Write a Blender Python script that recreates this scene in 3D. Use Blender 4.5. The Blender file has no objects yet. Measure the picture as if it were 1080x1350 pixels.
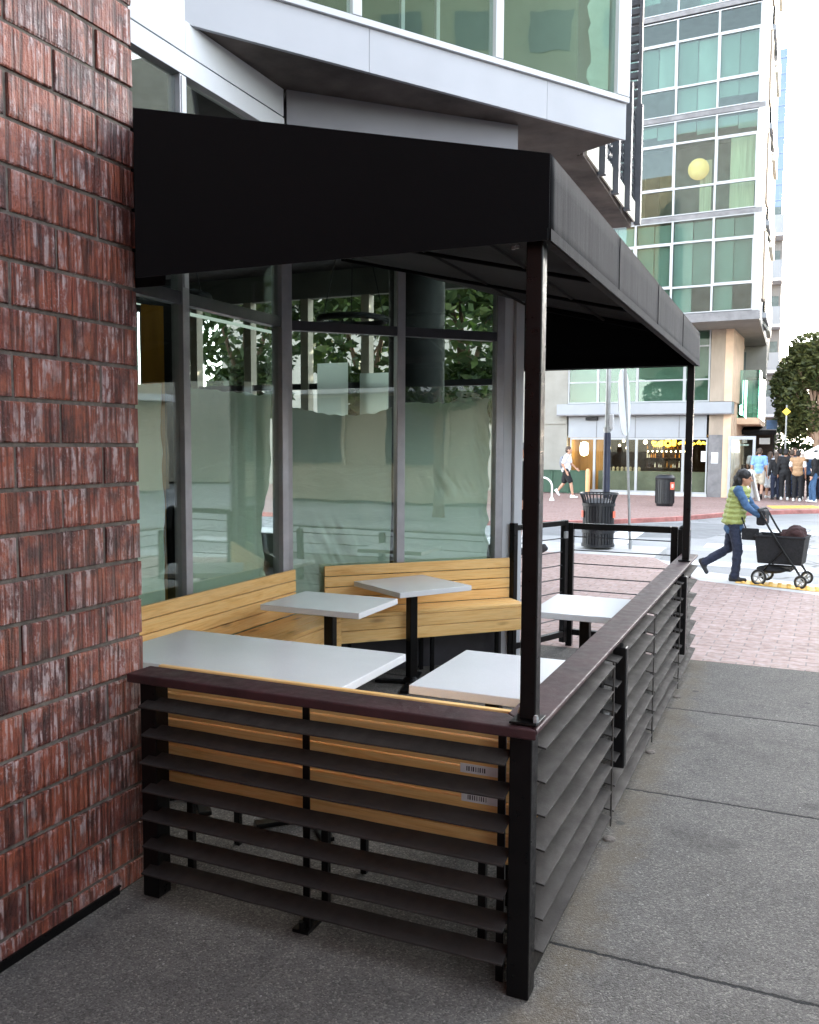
import bpy, bmesh, math, random
from mathutils import Vector, Matrix, noise
R = math.radians
random.seed(7)
scene = bpy.context.scene
COL = scene.collection

# ------------------------------------------------------------------ helpers
class MB:
    """collects simple shapes and links them as ONE mesh object"""
    def __init__(s): s.v = []; s.f = []
    def add(s, vs, fs):
        o = len(s.v); s.v += [tuple(v) for v in vs]; s.f += [tuple(i + o for i in f) for f in fs]; return s
    def box(s, x0, x1, y0, y1, z0, z1, M=None):
        vs = [Vector(p) for p in ((x0,y0,z0),(x1,y0,z0),(x1,y1,z0),(x0,y1,z0),(x0,y0,z1),(x1,y0,z1),(x1,y1,z1),(x0,y1,z1))]
        if M is not None: vs = [M @ v for v in vs]
        return s.add(vs, [(0,3,2,1),(4,5,6,7),(0,1,5,4),(1,2,6,5),(2,3,7,6),(3,0,4,7)])
    def prism(s, poly, z0, z1):
        n = len(poly)
        a = sum(poly[i][0]*poly[(i+1)%n][1]-poly[(i+1)%n][0]*poly[i][1] for i in range(n))
        if a < 0: poly = poly[::-1]
        g = lambda z, p: z(p[0], p[1]) if callable(z) else z
        vs = [(p[0],p[1],g(z0,p)) for p in poly] + [(p[0],p[1],g(z1,p)) for p in poly]
        fs = [tuple(range(n))[::-1], tuple(range(n, 2*n))] + [(i,(i+1)%n,n+(i+1)%n,n+i) for i in range(n)]
        return s.add(vs, fs)
    def wall(s, p, q, z0, z1, t, t0=0.0):
        """upright slab standing on the line p-q, thickness t to the left of p->q, starting t0 off the line"""
        p = Vector((p[0],p[1])); q = Vector((q[0],q[1])); d = (q-p).normalized(); n = Vector((-d.y,d.x))
        a,b,c,e = p+n*t0, q+n*t0, q+n*(t0+t), p+n*(t0+t)
        return s.prism([tuple(a),tuple(b),tuple(c),tuple(e)], z0, z1)
    def cyl(s, p, q, r0, r1=None, n=12, cap=True):
        r1 = r0 if r1 is None else r1
        p = Vector(p); q = Vector(q); d = (q-p).normalized()
        a = d.orthogonal().normalized(); b = d.cross(a)
        vs = []
        for (c, r) in ((p,r0),(q,r1)):
            for i in range(n):
                t = 2*math.pi*i/n; vs.append(c + a*(r*math.cos(t)) + b*(r*math.sin(t)))
        fs = [(i,(i+1)%n,n+(i+1)%n,n+i) for i in range(n)]
        if cap: fs += [tuple(range(n))[::-1], tuple(range(n,2*n))]
        return s.add(vs, fs)
    def tube(s, pts, r, n=8, closed=False):
        pts = [Vector(p) for p in pts]; m = len(pts); vs = []; up = None
        rr = r if isinstance(r, (list,tuple)) else [r]*m
        for i in range(m):
            a = pts[(i-1) % m] if (closed or i > 0) else pts[i]
            b = pts[(i+1) % m] if (closed or i < m-1) else pts[i]
            d = (b-a).normalized()
            if up is None: up = d.orthogonal().normalized()
            up = (up - d*up.dot(d)); up = up.normalized() if up.length > 1e-6 else d.orthogonal().normalized()
            w = d.cross(up)
            for k in range(n):
                t = 2*math.pi*k/n; vs.append(pts[i] + up*(rr[i]*math.cos(t)) + w*(rr[i]*math.sin(t)))
        fs = []
        for i in range(m if closed else m-1):
            j = (i+1) % m
            for k in range(n): fs.append((i*n+k, i*n+(k+1)%n, j*n+(k+1)%n, j*n+k))
        if not closed: fs += [tuple(range(n))[::-1], tuple(range((m-1)*n, m*n))]
        return s.add(vs, fs)
    def lathe(s, prof, c=(0,0,0), n=24):
        vs = []; m = len(prof)
        for (r,z) in prof:
            for i in range(n):
                t = 2*math.pi*i/n; vs.append((c[0]+r*math.cos(t), c[1]+r*math.sin(t), c[2]+z))
        fs = [(j*n+i, j*n+(i+1)%n, (j+1)*n+(i+1)%n, (j+1)*n+i) for j in range(m-1) for i in range(n)]
        fs += [tuple(range(n))[::-1], tuple(range((m-1)*n, m*n))]
        return s.add(vs, fs)
    def ball(s, c, r, nu=12, nv=8, rot=None):
        rx,ry,rz = r if isinstance(r,(tuple,list)) else (r,r,r)
        c = Vector(c); vs = [Vector((0,0,rz))]
        for j in range(1,nv):
            ph = math.pi*j/nv
            for i in range(nu):
                t = 2*math.pi*i/nu; vs.append(Vector((rx*math.sin(ph)*math.cos(t), ry*math.sin(ph)*math.sin(t), rz*math.cos(ph))))
        vs.append(Vector((0,0,-rz)))
        if rot is not None: vs = [rot @ v for v in vs]
        vs = [v+c for v in vs]
        fs = [(0,1+i,1+(i+1)%nu) for i in range(nu)]
        for j in range(nv-2):
            for i in range(nu): fs.append((1+j*nu+i, 1+(j+1)*nu+i, 1+(j+1)*nu+(i+1)%nu, 1+j*nu+(i+1)%nu))
        l = len(vs)-1
        fs += [(l, 1+(nv-2)*nu+(i+1)%nu, 1+(nv-2)*nu+i) for i in range(nu)]
        return s.add(vs, fs)
    def cap(s, p, q, r0, r1):
        """tapered capsule"""
        s.cyl(p, q, r0, r1, 12); s.ball(p, r0, 12, 8); s.ball(q, r1, 12, 8); return s
    def build(s, name, m, parent=None, smooth=False, bev=0, world=False):
        me = bpy.data.meshes.new(name)
        off = Vector((0,0,0))
        if world and parent is not None:
            o = parent
            while o.parent: o = o.parent
            off = o.location
        me.from_pydata([tuple(Vector(v)-off) for v in s.v], [], s.f)
        me.materials.append(m)
        bm = bmesh.new(); bm.from_mesh(me); bmesh.ops.recalc_face_normals(bm, faces=bm.faces)
        bm.to_mesh(me); bm.free()
        if smooth:
            for p in me.polygons: p.use_smooth = True
        o = bpy.data.objects.new(name, me); COL.objects.link(o)
        if parent is not None: o.parent = parent
        if bev:
            b = o.modifiers.new('bevel', 'BEVEL'); b.width = bev; b.segments = 2; b.limit_method = 'ANGLE'; b.angle_limit = R(40)
        if smooth:
            me.set_sharp_from_angle(angle=R(42))
        return o

def tag(o, label=None, cat=None, group=None, kind=None):
    if label: o['label'] = label
    if cat: o['category'] = cat
    if group: o['group'] = group
    if kind: o['kind'] = kind
    return o
def thing(name, label, cat, loc=(0,0,0), rotz=0, group=None):
    o = bpy.data.objects.new(name, None); COL.objects.link(o); o.empty_display_size = .2
    o.location = loc; o.rotation_euler = (0,0,rotz)
    return tag(o, label, cat, group)
def kids(o): return [c for c in bpy.data.objects if c.parent == o]
def copy_tree(o, parent=None):
    c = o.copy(); COL.objects.link(c)
    if parent is not None: c.parent = parent
    for ch in kids(o): copy_tree(ch, c)
    return c

# ------------------------------------------------------------------ materials
class NT:
    def __init__(s, name):
        s.m = bpy.data.materials.new(name); s.m.use_nodes = True; s.t = s.m.node_tree; s.t.nodes.clear()
        s.out = s.n('ShaderNodeOutputMaterial')
    def n(s, typ, **kw):
        x = s.t.nodes.new(typ)
        for k, v in kw.items():
            if k.startswith('i_'): x.inputs[k[2:].replace('_',' ')].default_value = v
            else: setattr(x, k, v)
        return x
    def l(s, a, b): s.t.links.new(a, b)
    def coord(s, scale=(1,1,1), rot=(0,0,0), kind='Object'):
        tc = s.n('ShaderNodeTexCoord'); mp = s.n('ShaderNodeMapping')
        mp.inputs['Scale'].default_value = scale; mp.inputs['Rotation'].default_value = rot
        s.l(tc.outputs[kind], mp.inputs['Vector']); return mp.outputs['Vector']
    def noise(s, vec, scale=5, detail=4, rough=.55, dist=0):
        x = s.n('ShaderNodeTexNoise'); x.inputs['Scale'].default_value = scale; x.inputs['Detail'].default_value = detail
        x.inputs['Roughness'].default_value = rough; x.inputs['Distortion'].default_value = dist
        s.l(vec, x.inputs['Vector']); return x.outputs['Fac']
    def ramp(s, fac, stops, interp='LINEAR'):
        x = s.n('ShaderNodeValToRGB'); x.color_ramp.interpolation = interp
        e = x.color_ramp.elements
        while len(e) < len(stops): e.new(.5)
        for k, (p, c) in enumerate(stops):
            e[k].position = p; e[k].color = (c[0],c[1],c[2],1) if isinstance(c,(tuple,list)) else (c,c,c,1)
        s.l(fac, x.inputs['Fac']); return x.outputs['Color']
    def mix(s, fac, a, b, mode='MIX'):
        x = s.n('ShaderNodeMix', data_type='RGBA', blend_type=mode)
        for sock, v in ((0,fac),(6,a),(7,b)):
            if hasattr(v,'is_output'): s.l(v, x.inputs[sock])
            elif sock == 0: x.inputs[0].default_value = v
            else: x.inputs[sock].default_value = (v[0],v[1],v[2],1) if isinstance(v,(tuple,list)) else (v,v,v,1)
        return x.outputs[2]
    def math(s, op, a, b=None):
        x = s.n('ShaderNodeMath', operation=op)
        for i, v in enumerate((a,b)):
            if v is None: continue
            if hasattr(v,'is_output'): s.l(v, x.inputs[i])
            else: x.inputs[i].default_value = v
        return x.outputs[0]
    def bump(s, h, strength=.3, dist=.01, normal=None):
        x = s.n('ShaderNodeBump'); x.inputs['Strength'].default_value = strength; x.inputs['Distance'].default_value = dist
        s.l(h, x.inputs['Height'])
        if normal is not None: s.l(normal, x.inputs['Normal'])
        return x.outputs['Normal']
    def bsdf(s, color, rough=.6, metal=0, normal=None, spec=.5, **kw):
        x = s.n('ShaderNodeBsdfPrincipled')
        for k, v in (('Base Color',color),('Roughness',rough),('Metallic',metal),('Specular IOR Level',spec)):
            if hasattr(v,'is_output'): s.l(v, x.inputs[k])
            elif k == 'Base Color': x.inputs[k].default_value = (v[0],v[1],v[2],1)
            else: x.inputs[k].default_value = v
        for k, v in kw.items(): x.inputs[k.replace('_',' ')].default_value = v
        if normal is not None: s.l(normal, x.inputs['Normal'])
        s.l(x.outputs[0], s.out.inputs['Surface']); return x

def plain(name, c, rough=.6, var=.15, scale=6, bump=0, bscale=60, metal=0, spec=.5, stretch=(1,1,1), rvar=.1):
    t = NT(name); v = t.coord(stretch)
    n1 = t.noise(v, scale, 6, .6)
    lo = tuple(x*(1-var) for x in c); hi = tuple(min(1,x*(1+var)) for x in c)
    col = t.ramp(n1, [(.3,lo),(.7,hi)])
    n2 = t.noise(v, scale*3.1, 3)
    r = t.ramp(n2, [(.3,max(0,rough-rvar)),(.7,min(1,rough+rvar))])
    nm = t.bump(t.noise(v, bscale, 4), bump, .004) if bump else None
    t.bsdf(col, r, metal, nm, spec); return t.m

def m_brick():
    t = NT('red_ribbed_brick')
    geo = t.n('ShaderNodeNewGeometry'); rnd = geo.outputs['Random Per Island']
    off = t.n('ShaderNodeCombineXYZ'); t.l(t.math('MULTIPLY', rnd, 61.), off.inputs[0]); t.l(t.math('MULTIPLY', rnd, 23.), off.inputs[1]); t.l(t.math('MULTIPLY', rnd, 17.), off.inputs[2])
    def vec(sc):
        a = t.n('ShaderNodeVectorMath', operation='ADD'); t.l(t.coord(sc), a.inputs[0]); t.l(off.outputs[0], a.inputs[1]); return a.outputs[0]
    base = t.ramp(rnd, [(0,(.085,.023,.020)),(.18,(.25,.056,.030)),(.36,(.13,.031,.022)),(.52,(.30,.074,.036)),(.68,(.18,.040,.025)),(.84,(.10,.028,.024)),(1,(.24,.064,.038))])
    v = vec((1,1,1))
    blot = t.noise(v, 8, 5, .65)
    base = t.mix(t.ramp(blot,[(.44,0),(.60,.8)]), base, (.33,.088,.042))
    base = t.mix(t.ramp(t.noise(v, 11, 4, .6),[(.50,0),(.66,.75)]), base, (.055,.022,.020))
    # combed vertical ribs; the bloom sits on the ridges and breaks up
    rib = t.noise(vec((1,1,.05)), 56, 1, .5); fine = t.noise(vec((1,1,.05)), 115, 2, .55)
    pit = t.noise(v, 95, 4, .7); patch = t.noise(v, 6.5, 5, .65); mott = t.noise(vec((1,1,.5)), 34, 4, .7)
    bl = t.math('MULTIPLY', t.ramp(rib, [(.51,0),(.55,1)]), t.ramp(patch, [(.38,.04),(.60,1)]))
    bl = t.math('MULTIPLY', bl, t.ramp(mott, [(.44,.05),(.54,1)]))
    bl2 = t.math('MULTIPLY', t.ramp(pit, [(.56,0),(.64,.8)]), t.ramp(patch, [(.50,0),(.66,1)]))
    col = t.mix(t.math('MULTIPLY', t.math('MAXIMUM', bl, bl2), .74), base, (.55,.45,.44))
    col = t.mix(1.0, col, t.ramp(fine, [(.36,.58),(.50,1)]), 'MULTIPLY')
    col = t.mix(1.0, col, t.ramp(rib, [(.38,.45),(.45,1)]), 'MULTIPLY')
    h = t.math('ADD', t.math('MULTIPLY', rib, 1.2), t.math('MULTIPLY', fine, .45))
    h = t.math('ADD', h, t.math('MULTIPLY', pit, .5))
    t.bsdf(col, t.ramp(patch,[(.3,.34),(.7,.58)]), 0, t.bump(h, 1.0, .014), .5); return t.m

def m_wood():
    t = NT('pine_boards')
    geo = t.n('ShaderNodeNewGeometry'); rnd = geo.outputs['Random Per Island']
    off = t.n('ShaderNodeCombineXYZ'); t.l(t.math('MULTIPLY', rnd, 37.), off.inputs[0]); t.l(t.math('MULTIPLY', rnd, 11.), off.inputs[2])
    add = t.n('ShaderNodeVectorMath', operation='ADD'); t.l(t.coord((1.2,14,14)), add.inputs[0]); t.l(off.outputs[0], add.inputs[1])
    g = t.noise(add.outputs[0], 2.2, 6, .6, 1.6)
    fine = t.noise(t.coord((3,110,110)), 2, 3)
    col = t.ramp(g, [(.22,(.68,.35,.10)),(.42,(.88,.54,.20)),(.6,(.93,.62,.27)),(.8,(.80,.46,.15))])
    tint = t.ramp(rnd, [(0,(.84,.78,.70)),(.5,(1,1,1)),(1,(.95,.93,.86))])
    col = t.mix(1, col, tint, 'MULTIPLY')
    col = t.mix(t.ramp(fine,[(.45,0),(.7,.22)]), col, (.3,.15,.05))
    # knots
    vo = t.n('ShaderNodeTexVoronoi'); vo.inputs['Scale'].default_value = 1.0
    a2 = t.n('ShaderNodeVectorMath', operation='ADD'); t.l(t.coord((2.1,7,7)), a2.inputs[0]); t.l(off.outputs[0], a2.inputs[1]); t.l(a2.outputs[0], vo.inputs['Vector'])
    k = t.ramp(vo.outputs['Distance'], [(.05,1),(.17,0)])
    col = t.mix(t.math('MULTIPLY', k, .7), col, (.22,.09,.03))
    t.bsdf(col, .48, 0, t.bump(t.math('ADD', g, fine), .12, .003), .4); return t.m

def m_sidewalk():
    t = NT('exposed_aggregate_concrete'); v = t.coord()
    big = t.noise(v, .8, 6, .65); mid = t.noise(v, 6, 6, .65)
    wv = t.n('ShaderNodeTexNoise'); wv.inputs['Scale'].default_value = 40; t.l(v, wv.inputs['Vector'])
    wa = t.n('ShaderNodeVectorMath', operation='SCALE'); t.l(wv.outputs['Color'], wa.inputs[0]); wa.inputs['Scale'].default_value = .012
    wb = t.n('ShaderNodeVectorMath', operation='ADD'); t.l(v, wb.inputs[0]); t.l(wa.outputs[0], wb.inputs[1])
    vo = t.n('ShaderNodeTexVoronoi'); vo.inputs['Scale'].default_value = 170; t.l(wb.outputs[0], vo.inputs['Vector'])
    sep0 = t.n('ShaderNodeSeparateColor'); t.l(vo.outputs['Color'], sep0.inputs[0])
    peb = t.ramp(sep0.outputs[0], [(.0,.58),(.35,.9),(.75,1.1),(.93,1.5),(1,2.0)])
    c = t.ramp(big, [(.3,(.093,.086,.076)),(.7,(.134,.125,.112))])
    c = t.mix(t.ramp(mid,[(.48,0),(.72,.5)]), c, (.070,.066,.061))
    c = t.mix(1, c, peb, 'MULTIPLY')
    st = t.noise(v, 1.7, 7, .72)
    c = t.mix(t.ramp(st,[(.57,0),(.68,.6)]), c, (.045,.042,.039))
    c = t.mix(t.ramp(t.noise(v, 2.9, 5, .65),[(.60,0),(.72,.35)]), c, (.17,.16,.145))
    sep = t.n('ShaderNodeSeparateXYZ'); t.l(v, sep.inputs[0])
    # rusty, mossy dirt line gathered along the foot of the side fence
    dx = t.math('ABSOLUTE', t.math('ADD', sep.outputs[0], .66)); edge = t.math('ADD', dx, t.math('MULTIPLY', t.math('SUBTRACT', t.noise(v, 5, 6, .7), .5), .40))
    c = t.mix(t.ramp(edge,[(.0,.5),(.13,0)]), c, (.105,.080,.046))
    # old chewing gum and pale chips
    vc = t.n('ShaderNodeTexVoronoi'); vc.inputs['Scale'].default_value = 2.3; t.l(wb.outputs[0], vc.inputs['Vector'])
    c = t.mix(t.ramp(vc.outputs['Distance'],[(.045,.75),(.06,0)]), c, (.035,.034,.033))
    v2 = t.n('ShaderNodeTexVoronoi'); v2.inputs['Scale'].default_value = 9; t.l(wb.outputs[0], v2.inputs['Vector'])
    c = t.mix(t.ramp(v2.outputs['Distance'],[(.03,.8),(.045,0)]), c, (.36,.35,.33))
    # tooled joints every 1.53 m across the walk, and a hairline crack
    wob = t.math('MULTIPLY', t.math('SUBTRACT', t.noise(v, 22, 5, .7), .5), .035)
    yy = t.math('ADD', t.math('SUBTRACT', sep.outputs[1], 2.91-1.53*20), wob)
    d = t.math('ABSOLUTE', t.math('SUBTRACT', t.math('MODULO', yy, 1.53), .0045))
    j = t.ramp(d, [(0.006,1),(.012,0)])
    c = t.mix(t.ramp(d, [(.01,.5),(.05,0)]), c, (.06,.056,.05))
    c = t.mix(j, c, (.012,.012,.012))
    h = t.math('ADD', t.math('MULTIPLY', vo.outputs['Distance'], -.8), t.math('MULTIPLY', mid, .4))
    h = t.math('SUBTRACT', h, t.math('MULTIPLY', j, 1.5))
    t.bsdf(c, .85, 0, t.bump(h, .6, .005), .3); return t.m

def m_pavers(name, c1, c2, rot=0, scale=1.0, mortar=(.30,.24,.23)):
    t = NT(name); v = t.coord((1,1,1), (0,0,rot))
    b = t.n('ShaderNodeTexBrick'); t.l(v, b.inputs['Vector'])
    b.inputs['Scale'].default_value = 1; b.inputs['Brick Width'].default_value = .205*scale; b.inputs['Row Height'].default_value = .105*scale
    b.inputs['Mortar Size'].default_value = .007; b.inputs['Mortar Smooth'].default_value = .3
    b.inputs['Color1'].default_value = (*c1,1); b.inputs['Color2'].default_value = (*c2,1); b.inputs['Mortar'].default_value = (*mortar,1)
    n = t.noise(t.coord(), 1.3, 6, .65); n2 = t.noise(t.coord(), 14, 4)
    c = t.mix(t.ramp(n,[(.4,0),(.7,.5)]), b.outputs['Color'], tuple(x*.62 for x in c1))
    c = t.mix(t.ramp(n2,[(.4,0),(.75,.35)]), c, (.62,.56,.54))
    h = t.math('ADD', t.math('MULTIPLY', b.outputs['Fac'], -1), t.math('MULTIPLY', n2, .3))
    t.bsdf(c, .8, 0, t.bump(h, .5, .006), .3); return t.m

def m_road():
    t = NT('worn_asphalt'); v = t.coord()
    big = t.noise(v, .22, 5, .6); sm = t.noise(v, 60, 4, .7); mid = t.noise(t.coord((1,.35,1)), 1.4, 5, .6)
    c = t.ramp(big, [(.35,(.21,.215,.22)),(.62,(.33,.335,.335))])
    c = t.mix(t.ramp(mid,[(.45,0),(.7,.4)]), c, (.19,.195,.20))
    c = t.mix(1, c, t.ramp(sm,[(.3,.8),(.7,1.2)]), 'MULTIPLY')
    vo = t.n('ShaderNodeTexVoronoi', feature='DISTANCE_TO_EDGE'); vo.inputs['Scale'].default_value = .35
    wv = t.n('ShaderNodeVectorMath', operation='ADD'); t.l(v, wv.inputs[0])
    nn = t.n('ShaderNodeTexNoise'); nn.inputs['Scale'].default_value = 1.5; t.l(v, nn.inputs['Vector']); t.l(nn.outputs['Color'], wv.inputs[1]); t.l(wv.outputs[0], vo.inputs['Vector'])
    c = t.mix(t.ramp(vo.outputs['Distance'],[(.004,.7),(.012,0)]), c, (.07,.07,.07))
    t.bsdf(c, .75, 0, t.bump(sm, .3, .004), .35); return t.m

def m_glass(name, tint=(.75,.84,.80), refl=.10, rough=0.0, wav=0.0):
    t = NT(name)
    tr = t.n('ShaderNodeBsdfTransparent'); tr.inputs[0].default_value = (*tint,1)
    gl = t.n('ShaderNodeBsdfGlossy'); gl.inputs['Roughness'].default_value = rough; gl.inputs['Color'].default_value = (.93,.97,.95,1)
    lw = t.n('ShaderNodeLayerWeight'); lw.inputs['Blend'].default_value = .5
    fr = t.math('ADD', t.math('MULTIPLY', t.math('POWER', lw.outputs['Facing'], 5), .9), .03)
    if wav:
        b = t.bump(t.noise(t.coord(), 1.4, 2), wav, .02); t.l(b, gl.inputs['Normal'])
    f = t.math('MINIMUM', t.math('ADD', fr, refl*.6), 1.0)
    mx = t.n('ShaderNodeMixShader'); t.l(f, mx.inputs[0]); t.l(tr.outputs[0], mx.inputs[1]); t.l(gl.outputs[0], mx.inputs[2])
    t.l(mx.outputs[0], t.out.inputs['Surface']); return t.m

def m_emit(name, c, s):
    t = NT(name); e = t.n('ShaderNodeEmission'); e.inputs[0].default_value = (*c,1); e.inputs[1].default_value = s
    t.l(e.outputs[0], t.out.inputs['Surface']); return t.m

def m_film():
    t = NT('mint_protective_film'); v = t.coord()
    n = t.noise(t.coord((1,1,.5)), 1.6, 5, .6, .8); w = t.noise(t.coord((1,1,3)), 3.2, 5, .65, 1.5)
    c = t.ramp(n, [(.3,(.58,.70,.58)),(.7,(.70,.80,.68))])
    c = t.mix(t.ramp(w,[(.58,0),(.7,.5)]), c, (.75,.85,.76))
    t.bsdf(c, .26, 0, t.bump(w, .35, .02), .6); return t.m

def m_fabric():
    t = NT('black_canvas'); v = t.coord((1,1,1))
    wv = t.noise(t.coord((.5,9,.6)), 2.0, 5, .6); fine = t.noise(v, 420, 2)
    c = t.ramp(wv, [(.3,(.0012,.0012,.0015)),(.7,(.0026,.0025,.0031))])
    t.bsdf(c, .9, 0, t.bump(t.math('ADD', wv, t.math('MULTIPLY', fine,   .25)), .25, .01), .12, Sheen_Weight=.10, Sheen_Roughness=.4); return t.m

def m_leaf(name, a, b):
    t = NT(name); geo = t.n('ShaderNodeNewGeometry')
    c = t.ramp(geo.outputs['Random Per Island'], [(0,a),(.7,tuple((p+q)/2 for p,q in zip(a,b))),(1,b)])
    x = t.n('ShaderNodeBsdfPrincipled'); t.l(c, x.inputs['Base Color']); x.inputs['Roughness'].default_value = .55
    tl = t.n('ShaderNodeBsdfTranslucent'); t.l(c, tl.inputs[0])
    mx = t.n('ShaderNodeMixShader'); mx.inputs[0].default_value = .3; t.l(x.outputs[0], mx.inputs[1]); t.l(tl.outputs[0], mx.inputs[2])
    t.l(mx.outputs[0], t.out.inputs['Surface']); return t.m

def m_corian():
    t = NT('grey_stone_tabletop'); v = t.coord()
    n = t.noise(v, 2.5, 4, .6); g = t.noise(v, 210, 2, .5); sc = t.noise(t.coord((3,60,1),(0,0,.4)), 3, 3, .6)
    c = t.ramp(n, [(.3,(.70,.705,.71)),(.7,(.76,.765,.77))])
    c = t.mix(1, c, t.ramp(g, [(.35,.97),(.65,1.02)]), 'MULTIPLY')
    t.bsdf(c, .26, 0, None, .5); return t.m

M = {}
M['brick'] = m_brick(); M['mortar'] = plain('mortar', (.125,.105,.088), .9, .4, 30, .5, 120)
M['wood'] = m_wood(); M['walk'] = m_sidewalk(); M['road'] = m_road()
M['pavers'] = m_pavers('pink_brick_paving', (.36,.25,.222), (.28,.19,.165), R(2), 1.25, (.17,.135,.125))
M['redpave'] = m_pavers('red_brick_sidewalk', (.30,.18,.155), (.23,.13,.11), R(5), 1.4)
M['redkerb'] = plain('red_painted_kerb', (.42,.17,.15), .7, .4, 3, .3, 60)
M['kerb'] = plain('kerb_concrete', (.46,.465,.46), .85, .18, 2.2, .3, 90)
M['tactile'] = plain('yellow_tactile_paving', (.72,.43,.09), .7, .2, 8, .3, 60)
M['paint'] = plain('worn_white_road_paint', (.60,.60,.60), .7, .2, 9, .2, 90)
M['blackmetal'] = plain('black_painted_steel', (.003,.0028,.003), .36, .3, 12, .12, 180, 0, .22)
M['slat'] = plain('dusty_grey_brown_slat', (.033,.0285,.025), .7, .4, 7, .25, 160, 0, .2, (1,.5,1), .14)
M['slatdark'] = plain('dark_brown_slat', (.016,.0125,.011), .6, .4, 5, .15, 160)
M['rail'] = plain('oxblood_painted_rail', (.034,.0112,.0128), .55, .45, 7, .3, 140)
M['fabric'] = m_fabric()
M['table'] = m_corian(); M['tedge'] = plain('table_edge_band', (.56,.545,.52), .4, .06, 8)
M['white'] = plain('white_metal_panel', (.56,.57,.59), .42, .04, 1.5, .03, 8)
M['silver'] = plain('brushed_aluminium_frame', (.42,.41,.43), .38, .12, 8, 0, 60, .55)
M['greyframe'] = plain('dark_bronze_frame', (.055,.053,.06), .4, .15, 8, 0, 60, .3)
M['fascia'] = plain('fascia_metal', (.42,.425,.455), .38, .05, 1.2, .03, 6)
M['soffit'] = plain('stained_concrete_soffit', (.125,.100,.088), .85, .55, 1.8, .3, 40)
M['glass'] = m_glass('storefront_glass', (.90,.95,.92), .13, 0, .06)
M['glassup'] = m_glass('green_tinted_glass', (.74,.83,.78), .10, 0, .08)
M['film'] = m_film()
M['filmwhite'] = plain('torn_white_backing', (.72,.75,.72), .6, .08, 10, .3, 40)
M['intwall'] = plain('interior_plaster', (.16,.17,.155), .9, .2, 1.2)
M['intdark'] = plain('dark_interior_paint', (.012,.012,.014), .7, .3, 2)
M['intfloor'] = plain('interior_floor', (.10,.095,.085), .6, .3, 2)
M['orange'] = plain('orange_wood_panel', (.55,.24,.035), .5, .2, 3, 0, 60, 0, .4, (4,4,.5))
M['beigeframe'] = plain('beige_timber_frame', (.46,.42,.33), .5, .1, 4)
M['bark'] = plain('tree_bark', (.16,.115,.08), .9, .4, 14, .7, 40, 0, .3, (1,1,.3))
M['barkpale'] = plain('pale_tree_bark', (.36,.24,.17), .85, .3, 10, .5, 40, 0, .3, (1,1,.3))
M['leafdk'] = m_leaf('dark_green_leaves', (.040,.058,.018), (.19,.20,.065))
M['leaf'] = m_leaf('mid_green_leaves', (.022,.055,.016), (.08,.13,.03))
M['stucco'] = plain('beige_concrete', (.27,.26,.232), .85, .12, 1.3, .25, 60)
M['pier'] = plain('weathered_brown_panel', (.33,.27,.215), .8, .22, 2.5, .2, 60, 0, .4, (1,1,.25))
M['tower_white'] = plain('tower_white_frame', (.36,.37,.385), .5, .06, 2)
M['band'] = plain('grey_slab_band', (.17,.165,.17), .8, .3, 3, .2, 40)
M['panelgrey'] = plain('pale_grey_panel', (.29,.305,.33), .5, .05, 1)
M['blind'] = plain('mint_roller_blind', (.125,.165,.150), .8, .14, 1.3, 0, 60, 0, .2, (1,1,.4))
M['blind2'] = plain('grey_green_blind', (.10,.13,.12), .8, .2, 1.3, 0, 60, 0, .2, (1,1,.4))
M['blind3'] = plain('pale_blind', (.19,.23,.215), .8, .2, 1.3, 0, 60, 0, .2, (1,1,.4))
M['curtain'] = plain('beige_curtain', (.40,.36,.26), .9, .2, 3, 0, 60, 0, .2, (6,1,.3))
M['room'] = plain('apartment_interior', (.14,.15,.14), .9, .3, 1.5)
M['tglass'] = m_glass('apartment_glass', (.74,.85,.81), .0)
M['gglass'] = m_glass('green_balcony_glass', (.35,.62,.55), .06)
M['peach'] = plain('peach_sunlit_wall', (.66,.47,.33), .8, .12, 2, .2, 60)  # warm low sunlight on the pier side is put into this peach
M['shopdark'] = plain('shop_back_wall', (.045,.028,.02), .7, .4, 4)
M['shopwarm'] = plain('warm_timber_wall', (.42,.24,.08), .6, .25, 3, 0, 60, 0, .4, (6,1,.4))
M['shopcounter'] = plain('grey_green_counter', (.16,.19,.165), .6, .25, 2)
M['neon'] = m_emit('yellow_neon', (1,.60,.05), 1.0)
M['lampglow'] = m_emit('warm_lamp_glow', (1,.84,.52), 2.2)
M['lampdim'] = m_emit('amber_room_lamp', (1,.60,.20), .22)
def m_paperlamp():
    t = NT('amber_paper_lamp'); b = t.bsdf((.55,.36,.14), .8); n = t.noise(t.coord((1,1,6)), 4, 3)
    t.l(t.ramp(n,[(.3,(.9,.5,.14)),(.7,(1,.66,.25))]), b.inputs['Emission Color']); b.inputs['Emission Strength'].default_value = .08; return t.m
M['paperlamp'] = m_paperlamp()
M['striplight'] = m_emit('white_strip_light', (.85,1,.9), .06)
M['bayint'] = plain('sage_interior_paint', (.17,.20,.165), .9, .15, 1)
M['navy'] = plain('navy_painted_steel', (.022,.027,.055), .4, .2, 8, .1, 100)
M['canblack'] = plain('black_litter_bin_steel', (.010,.011,.014), .42, .3, 10, .1, 120)
M['label'] = plain('orange_red_sticker', (.80,.16,.09), .5, .1, 30)
M['labelw'] = plain('white_sticker', (.75,.75,.75), .5, .05, 30)
M['ink'] = plain('black_ink', (.02,.02,.02), .6, .1, 30)
M['galv'] = plain('galvanised_steel', (.34,.35,.35), .42, .15, 14, .1, 80, .5)
M['wire'] = plain('dark_steel_cable', (.03,.03,.032), .5, .15, 20)
M['signback'] = plain('bare_aluminium_sign', (.66,.68,.70), .4, .06, 3, 0, 60, .2)
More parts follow.
